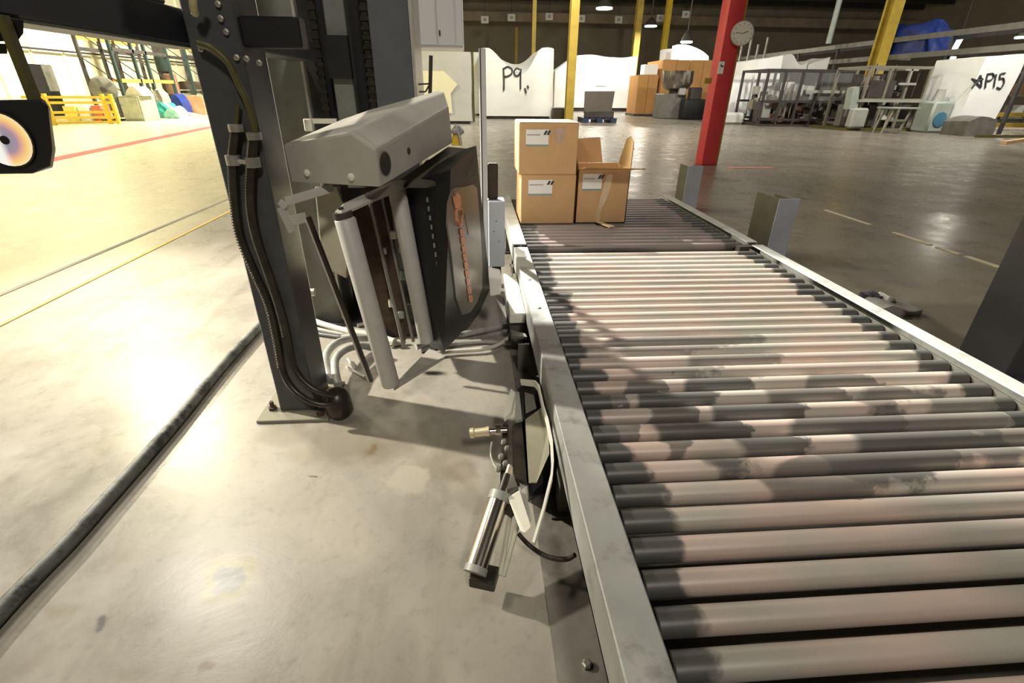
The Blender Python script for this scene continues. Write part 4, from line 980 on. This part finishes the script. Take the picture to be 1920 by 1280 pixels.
# dark cage frame machine
def frame(name, label, cat, x0, x1, ytop, Y, d, nposts, mat, bars=(), extra=None, r=.04):
    a = at(x0, 180, Y).x; b_ = at(x1, 180, Y).x; zt = at((x0+x1)/2, ytop, Y).z
    t = thing(name, label, cat, ((a+b_)/2, Y+d/2, 0))
    for k in range(nposts):
        x = a + (b_-a)*k/(nposts-1)
        for yy in (Y, Y+d):
            g = G(); g.box(x-r, x+r, yy-r, yy+r, 0, zt); g.build('post', mat, t)
    for f in (1.0,)+tuple(bars):
        for yy in (Y, Y+d):
            g = G(); g.box(a-r, b_+r, yy-r*.8, yy+r*.8, zt*f-r, zt*f+r); g.build('rail', mat, t)
    for x in (a, b_):
        g = G(); g.box(x-r, x+r, Y, Y+d, zt-r, zt+r); g.build('side_rail', mat, t)
    return t, a, b_, zt
t, a, b_, zt = frame('caged_machine', 'dark framed cage machine with cluttered works inside', 'machine', 1432, 1592, 132, 19.8, 1.9, 6, m_framed, (.12, .45))
rn = random.Random(11)
bank = (m_machd, m_mach, m_brownm, m_machl, m_framed, m_machd, m_frame, m_tarpg, m_machd, m_olived)
for k in range(96):
    x = a + .1 + rn.random()*(b_-a-.4); y = 19.88 + rn.random()*1.3; w1 = .06+rn.random()*.28; h1 = .06+rn.random()*.5; z = .12+rn.random()*(zt-.9)
    if k < 9: x = a+.1+(b_-a-.9)*k/8; w1 = .55; h1 = .55+.3*rn.random(); z = .1; y = 20.1+.5*rn.random()
    mm = bank[rn.randrange(len(bank))] if k >= 9 else (m_machd, m_framed, m_brownm)[k % 3]
    g = G(); g.box(x, x+w1, y, y+.3, z, min(zt-.1, z+h1), bev=.02); g.build('machine_part', mm, t)
for k in range(12):
    x = a+.2+rn.random()*(b_-a-.4); z0 = .2+rn.random()*.6
    g = G(); g.tube([(x, 19.95, z0), (x+.06*rn.uniform(-1, 1), 19.95, min(zt-.05, z0+.7+rn.random()*.8))], .022, 6); g.build('pipe', (m_frame, m_framed, m_machl)[k % 3], t)
for k in range(5):
    x = a+(b_-a)*k/5; g = G(); g.box(x+.06, x+(b_-a)/5-.06, 19.80, 19.81, zt*.47, zt-.06); g.build('guard_pane', m_glass, t)
g = G(); g.box(a-.05, b_+.1, 19.45, 21.85, 0, .06); g.build('skid', m_brownp, t)
g = G(); q_ = at(1548, 172, 19.7); g.box(q_.x-.75, q_.x+.75, 19.68, 19.74, q_.z-.05, q_.z+.05); g.build('pale_crossbar', m_machl, t)
# open framed machine further right
t, a, b_, zt = frame('framed_machine', 'open framed machine with light uprights behind the step stool', 'machine', 1618, 1730, 126, 17.6, 1.6, 4, m_frame, (.50,))
for k in range(70):
    x = a + .05 + rn.random()*(b_-a-.4); y = 17.75 + rn.random()*1.1; w1 = .06+rn.random()*.24; h1 = .06+rn.random()*.36; z = .15+rn.random()*(zt-.7)
    if k < 8: x = a-.2+(b_-a-.2)*k/7; w1 = .45; h1 = .5+.25*rn.random(); z = .1; y = 17.9+.5*rn.random()
    mm = bank[rn.randrange(len(bank))] if k >= 8 else (m_mach, m_machd, m_framed, m_machd)[k % 4]
    g = G(); g.box(x, x+w1, y, y+.3, z, z+h1, bev=.02); g.build('machine_part', mm, t)
g = G(); g.prism([at(1592, 205, 17.5), at(1600, 165, 17.5), at(1612, 162, 17.5), at(1608, 205, 17.5)], (0, .3, 0)); g.build('side_panel', m_teal, t)
g = G(); q_ = at(1608, 222, 17.4); g.box(q_.x-.28, q_.x+.28, 17.3, 17.6, .08, q_.z+.32, bev=.06); g.build('gear_housing', m_machl, t)
g = G(); g.box(a+.15, a+1.05, 17.62, 17.66, zt*.53, zt*.80); g.build('mesh_panel', m_machd, t)
g = G(); g.box(a-.2, b_+.3, 17.45, 17.6, zt*.46, zt*.50); g.build('work_shelf', m_machl, t)
g = G(); g.box(a-.5, b_+.05, 17.4, 19.3, 0, .07); g.build('skid', m_oliv2, t)
g = G(); q_ = at(1702, 152, 17.55); g.box(q_.x-.30, q_.x+.30, 17.5, 17.56, q_.z-.12, q_.z-.05); g.box(q_.x-.03, q_.x+.03, 17.5, 17.56, q_.z-.05, q_.z+.35); g.box(q_.x-.22, q_.x+.22, 17.5, 17.56, q_.z+.30, q_.z+.35); g.build('tool_holder', m_machl, t)
for k in range(8):
    x = a+.1+rn.random()*(b_-a-.2); z0 = zt*(.5+.2*rn.random()); g = G(); g.tube([(x, 17.7, z0), (x+.05*rn.uniform(-1, 1), 17.7, min(zt+.1, z0+.5+rn.random()*.5))], .02, 6); g.build('pipe', m_framed, t)
# stool
t = thing('step_stool', 'light metal step stool standing before the open framed machine', 'stool', at(1668, 252, 16.4)*1)
s0, s1, s2, s3 = at(1636, 252, 16.6), at(1651, 254, 16.2), at(1682, 255, 16.2), at(1668, 252, 16.8)
tz = at(1665, 204, 16.4).z
for p_, dx in ((s0, .18), (s1, .22), (s2, .22), (Vector((s2.x-.15, s2.y+.5, 0)), .1)):
    g = G(); g.obox(Vector((p_.x, p_.y, 0)), Vector((p_.x+dx, p_.y+.05, tz)), .05, .05); g.build('leg', m_frame, t)
g = G(); g.box(s0.x+.05, s2.x+.45, 16.15, 16.85, tz, tz+.05, bev=.01); g.build('tread', m_machl, t)
g = G(); g.box(s1.x+.1, s2.x+.12, 16.18, 16.24, tz*.5, tz*.5+.06); g.build('brace', m_frame, t)
g = G(); g.box(s1.x+.05, s2.x+.05, 16.18, 16.24, tz*.12, tz*.12+.06); g.build('brace', m_frame, t)
# blower, P15 wrap
t = thing('blower', 'pale teal blower with a round blue inlet beside the P15 wrap', 'blower', at(1765, 245, 16.6))
q_ = at(1762, 220, 16.6)
g = G(); g.box(q_.x-.32, q_.x+.36, 16.6, 17.3, 0, at(1762, 190, 16.6).z, bev=.06); g.build('casing', m_teal, t, smooth=40)
g = G(); g.lathe((q_.x+.02, 16.6, at(1762, 224, 16.6).z), [(.22, 0), (.22, .03), (.17, .035)], 24, (0, -1, 0)); g.build('inlet', m_bluec, t, smooth=40)
g = G(); g.lathe((q_.x+.0, 16.9, at(1762, 190, 16.6).z), [(.2, -.02), (.14, .2), (.12, .35)], 12); g.build('outlet', m_machl, t, smooth=40)
def p15prof(u, v): return .12*u
t, a, b_, zt = wrapped('white wrapped machine marked with a star and P15', 1790, 1866, 230, 107, 16.3, 1.8, m_tarpb, p15prof, .012, .30, .9, lean=.2, pinch=.10, cuts=18)
write(t, [[(1838, 141), (1832, 152), (1822, 166)], [(1838, 141), (1840, 152), (1839, 164)], [(1822, 148), (1832, 151), (1843, 149)], [(1822, 166), (1831, 155), (1842, 147)], [(1822, 148), (1832, 157), (1839, 164)]], 16.285, .028, 'star_mark')
write(t, [[(1852, 138), (1849, 150), (1847, 165)], [(1851, 139), (1861, 138), (1863, 144), (1858, 150), (1850, 152)], [(1868, 139), (1865, 152), (1863, 164)],
          [(1885, 137), (1876, 139), (1874, 148)], [(1874, 148), (1881, 147), (1882, 156), (1876, 166), (1869, 164)]], 16.285, .026)
g = G(); g.cloth(at(1820, 225, 15.2).x, at(1872, 225, 15.2).x, 15.2, 16.1, 0, lambda u, v: .42+.15*math.sin(3*u), 6, .06, 1.5); tag(g.build('dark_stock_pile', m_mach, smooth=50), 'dull gray stock pile under the P15 wrap edge', 'pile')
g = G(); g.prism([at(1862, 262, 14.6)*1, at(1862, 273, 14.1), at(1880, 273, 14.1), at(1880, 261, 14.6)], (0, 0, .03)); tag(g.build('cardboard_sheet', M('light_cardboard', (.62, .40, .18), .8)), 'light cardboard sheet on the floor below the P15 wrap', 'cardboard')
for i, (x0, y0, x1, y1) in enumerate(((1880, 271, 1925, 264), (1830, 258, 1925, 258))):
    p_, q_ = flo(x0, y0), flo(x1, y1); g = G(); g.obox(p_+Vector((0, 0, .04)), q_+Vector((0, 0, .04)), .12, .08)
    tag(g.build('timber_board', (M('pale_pine', (.55, .36, .2), .7), m_oliv2)[i]), ('short pale board on the floor at the right edge', 'long dark board on the floor under the P15 wrap')[i], 'board')
t = thing('yellow_barrier', 'low yellow barrier behind the P15 wrap at the right edge', 'barrier', (20.2, 18.5, 0))
for y in (215, 238):
    z = at(1900, y, 18.5).z; z = max(z, .15); g = G(); g.box(18.6, 23, 18.5, 18.58, z-.07, z+.07); g.build('rail', m_yelloww, t)
for x in (18.7, 21.5): 
    g = G(); g.box(x, x+.12, 18.58, 18.70, 0, 1.0); g.build('post', m_yelloww, t)
t = thing('dark_stock_rack', 'dim shelf of stock in the shadow right of the P15 wrap', 'rack', (23, 20, 0))
for k in range(4):
    g = G(); g.box(20.8+k*1.1, 20.9+k*1.1, 20, 20.1, 0, 2.2); g.build('post', m_framed, t)
for z in (.3, 1.1, 1.9):
    g = G(); g.box(20.8, 24.2, 20, 20.9, z, z+.06); g.build('shelf', m_mach, t)
for k in range(6):
    g = G(); g.box(20.9+k*.55, 21.35+k*.55, 20.1, 20.7, .36+.8*(k % 2), .8+.8*(k % 2)); g.build('stored_box', (m_mach, m_brownm, m_tarpg)[k % 3], t)
# elevated conveyor line
t = thing('elevated_conveyor', 'gray elevated conveyor rails running high along the right side', 'conveyor', (17.3, 25, 0))
for z, x in ((3.08, 17.0), (2.48, 17.0), (3.08, 18.2)):
    g = G(); g.box(x, x+.08, 12, 36, z-.09, z+.09); g.build('rail', m_framed if x > 17.5 else m_mach, t)
for k in range(8):
    y = 13 + k*3.1
    g = G(); g.box(17.02, 17.10, y, y+.10, 0, 3.0); g.build('post', m_framed, t)
    g = G(); g.box(17.1, 18.2, y, y+.10, 2.40, 2.48); g.build('cross_beam', m_framed, t)
g = G(); q_ = at(1727, 92, 19.5); g.cloth(17.12, 18.1, 20.4, 22.9, 2.52, lambda u, v: 3.40 + .25*math.sin(4*u), 8, .18, 1.6)
tag(g.build('blue_tarp_bundle', m_bluetarp, smooth=50), 'royal blue tarp bundle draped over the elevated rails', 'tarp')
# bright vertical tubes
g = G(); q_ = at(1553, 82, 24); g.tube([q_, Vector((q_.x, q_.y, 9.37))], .11, 8); tag(g.build('gray_duct', m_teal, smooth=50), 'pale gray vertical duct rising above the cage machine', 'duct')
for i, (x0, y0, x1, y1) in enumerate(((1788, 95, 1801, 72), (1779, 128, 1788, 106))):
    p, q_ = at(x0, y0, 23.5), at(x1, y1, 23.5); t = thing('tube_light', ('upper', 'lower')[i] + ' glowing tube light behind the elevated rails', 'lamp', p)
    g = G(); g.tube([p, q_], .11, 8); g.build('tube', m_neon, t, smooth=50)
    g = G(); g.tube([q_, Vector((q_.x, q_.y+.05, 9.38))], .02, 5); g.build('hanger', m_machd, t)
g = G()
for k in range(4): g.tube([(12.9+k*.4, 26.5, 2.2), (12.9+k*.4, 26.5, 3.2+.3*(k % 2))], .05, 6)
g.box(12.7, 14.4, 26.4, 26.6, 2.1, 2.25); g.box(12.8, 14.3, 26.45, 26.55, 0, 2.1); tag(g.build('pipe_manifold', m_mach), 'row of short gray pipes on a stand behind the cage machine', 'pipes')

# ================================================================== background: left bay
t = thing('guard_rail', 'yellow guard rail with five bars on the bright left floor', 'barrier', (-12.5, 18.1, 0))
A_, B_ = Vector((-13.6, 17.45, 0)), Vector((-11.75, 18.6, 0))
ztop = at(213, 178, 18.6).z
for f in (.07, .24, .42, .74, .92):
    g = G(); g.obox(A_+Vector((0, 0, ztop*f)), B_+Vector((0, 0, ztop*f)), .06, ztop*.085); g.build('bar', m_yellow, t)
for p_ in (A_.lerp(B_, .25), A_.lerp(B_, .90), B_):
    g = G(); g.box(p_.x-.045, p_.x+.045, p_.y-.045, p_.y+.045, 0, ztop+.03); g.build('post', m_yellow, t)
t = thing('door_1', '', '', (-17.15, 23.3, 0)); del t['label']; del t['category']; struct(t)
g = G(); g.box(-17.14, -17.10, 22.7, 24.0, 0, 1.85); g.build('leaf', m_black, t)
g = G(); g.box(-17.10, -17.06, 23.45, 24.0, .9, 1.83); g.build('gray_panel', m_fan, t)
t = thing('drum_fan', 'round gray drum fan by the left wall behind the guard rail', 'fan', (-13.9, 20.5, 0))
q_ = at(195, 167, 20.4)
g = G(); g.lathe(q_, [(.36, 0), (.40, .02), (.40, .25), (.36, .27)], 24, Vector((.6, -1, 0)).normalized()); dr = g.build('drum', m_fan, t, smooth=40)
axf = Vector((.6, -1, 0)).normalized(); rf = axf.cross(Vector((0, 0, 1))).normalized()
for k in range(5):
    a_ = k*2*math.pi/5; g = G(); v_ = rf*math.cos(a_)+Vector((0, 0, 1))*math.sin(a_); g.obox(q_+axf*.275, q_+axf*.275+v_*.33, .10, .01, up=axf); g.build('blade', m_mach, dr)
g = G(); g.lathe(q_+axf*.27, [(.09, 0), (.09, .05), (.05, .06)], 12, axf); g.build('hub', m_machd, dr)
g = G(); g.tube([Vector((q_.x, q_.y+.1, 0)), q_+Vector((0, .1, -.35))], .04, 6); g.box(q_.x-.3, q_.x+.3, q_.y-.2, q_.y+.4, 0, .05); g.build('stand', m_machd, t)
t = thing('floor_cabinet', 'gray green cabinet at the right end of the yellow guard rail', 'cabinet', (-12.6, 20.6, 0))
a1, b1 = at(220, 200, 20.0).x, at(258, 200, 20.0).x; zc = at(238, 180, 20.0).z
g = G(); g.box(a1, b1, 20.2, 21.2, 0, zc, bev=.02); g.build('body', M('gray_green_cabinet', (.30, .31, .22), .5), t)
g = G(); g.box(a1+.05, b1-.05, 20.17, 20.2, .08, zc-.05); g.build('door', M('gray_green_door', (.36, .37, .27), .5), t)
g = G(); g.cloth(a1+.2, b1+.1, 20.3, 21.0, zc, lambda u, v: zc+.28*math.sin(3.1*u)+.02, 5, .03, 3); tag(g.build('cream_cover', m_cream, smooth=50), 'crumpled cream cover lying on the gray green cabinet', 'cover')
# pallet racks
def rack(label, ys, X, ups, beams):
    t = thing('pallet_rack', label, 'rack', (X, sum(ys)/len(ys), 0))
    for y in ys:
        for x in (X, X-1.1):
            g = G(); g.box(x-.05, x+.05, y-.05, y+.05, 0, ups); g.build('upright', m_rackg if x == X else m_framed, t)
        for k in range(3):
            z = .3+k*.9; g = G(); g.obox((X, y, z), (X-1.1, y, z+.85), .03, .03); g.build('brace', m_framed, t)
    for z, mm in beams:
        for x in (X+.02, X-1.12):
            g = G(); g.box(x-.03, x+.03, ys[0], ys[-1], z-.06, z+.06); g.build('beam', mm, t)
    return t
rack('orange and dark green pallet rack behind the cabinet', (21.37, 22.64, 23.45, 25.0), -13.0, 3.4, ((1.30, m_orangeb), (2.66, m_orangeb), (2.30, m_framed)))
rack('pallet rack with bright yellow top beam beyond the dark pillar', (26.6, 28.6, 31.2), -13.0, 3.6, ((2.78, m_yellow), (2.35, m_framed), (.9, m_framed)))
# dark pillar with fittings
t = thing('dark_pillar', 'dark pillar with hanging equipment between the pallet racks', 'column', (-12.7, 25.4, 0))
a1, b1 = at(296, 110, 25.4).x, at(316, 110, 25.4).x
g = G(); g.box(a1-.15, b1-.15, 25.4, 25.7, 0, 5); g.build('shaft', m_framed, t)
g = G(); g.box(a1-.1, b1+.05, 25.2, 25.4, at(305, 136, 25.4).z, at(305, 105, 25.4).z, bev=.06); g.build('green_sack', m_rackg, t)
g = G(); g.box(a1+.1, b1+.15, 25.2, 25.4, at(312, 178, 25.4).z, at(312, 138, 25.4).z, bev=.04); g.build('control_panel', m_brownm, t)
# stock on racks and floor
def blob(name, label, cat, x0, x1, y0, y1, Y, d, mat, amp=.05, z=None):
    rd = .45 if amp > .045 else 0
    a1, b1 = at(x0, (y0+y1)/2, Y).x, at(x1, (y0+y1)/2, Y).x; zb, zt = at((x0+x1)/2, y1, Y).z, at((x0+x1)/2, y0, Y).z
    if z is not None: zb = z
    g = G(); g.cloth(a1, b1, Y, Y+d, zb, lambda u, v: zb+(zt-zb)*(1-rd*(2*u-1)**2), 6, amp, 2.5); return tag(g.build(name, mat, smooth=50), label, cat)
blob('teal_bundle', 'teal plastic bundle on the floor under the left pallet rack', 'bundle', 289, 310, 193, 212, 22.3, .8, m_tealb, .10, 0)
blob('teal_bundle', 'pale teal bag bundle right of the darker teal bundle', 'bundle', 308, 332, 202, 214, 21.9, .8, M('pale_teal_plastic', (.25, .55, .5), .4, 0, .4, 5), .10, 0)
blob('white_bag', 'white and gray bag beside the rack foot', 'bag', 258, 276, 186, 216, 22.2, .7, M('pale_gray_bag', (.50, .52, .55), .6, 0, .3, 5), .08, 0)
blob('blue_drum', 'royal blue drum by the dark pillar', 'drum', 318, 340, 176, 204, 24.2, .7, m_bluetarp, .05, 0)
blob('brown_stack', 'tall brown carton stack at the far end of the left bay', 'stack', 345, 382, 180, 212, 25.0, 1.2, M('red_brown_cartons', (.38, .20, .10), .8, 0, .3, 4), .04, 0)
blob('dark_tarp_roll', 'dark roll lying across the far rack shelf', 'roll', 325, 378, 152, 168, 27.0, .8, m_brownp, .05)
blob('olive_sack', 'olive sack standing before the left pallet rack', 'sack', 281, 303, 165, 192, 23.0, .6, m_olive, .10, .2)
blob('red_crate', 'small red crate behind the guard rail bars', 'crate', 171, 188, 198, 212, 20.3, .5, M('salmon_red_plastic', (.60, .16, .08), .5), .004, 0)
blob('yellow_bin', 'yellow bin behind the guard rail bars', 'bin', 119, 141, 199, 215, 20.1, .5, M('lemon_yellow_bin', (.75, .62, .12), .5), .004, 0)
blob('white_bin', 'white bin between the yellow bin and the red crate', 'bin', 146, 165, 200, 214, 20.2, .5, m_tarp, .004, 0)
g = G(); g.tube(sm([at(308, 192, 21.5), at(322, 202, 21.2), at(340, 210, 21.2), at(362, 214, 21.2), at(385, 219, 21.2), at(402, 222, 21.2)]), .045, 8); tag(g.build('air_line_hose', m_creamw, smooth=50), 'cream hose sagging across the far left bay floor', 'hose')

for o in list(bpy.data.objects):
    if '_o' in o: del o['_o']
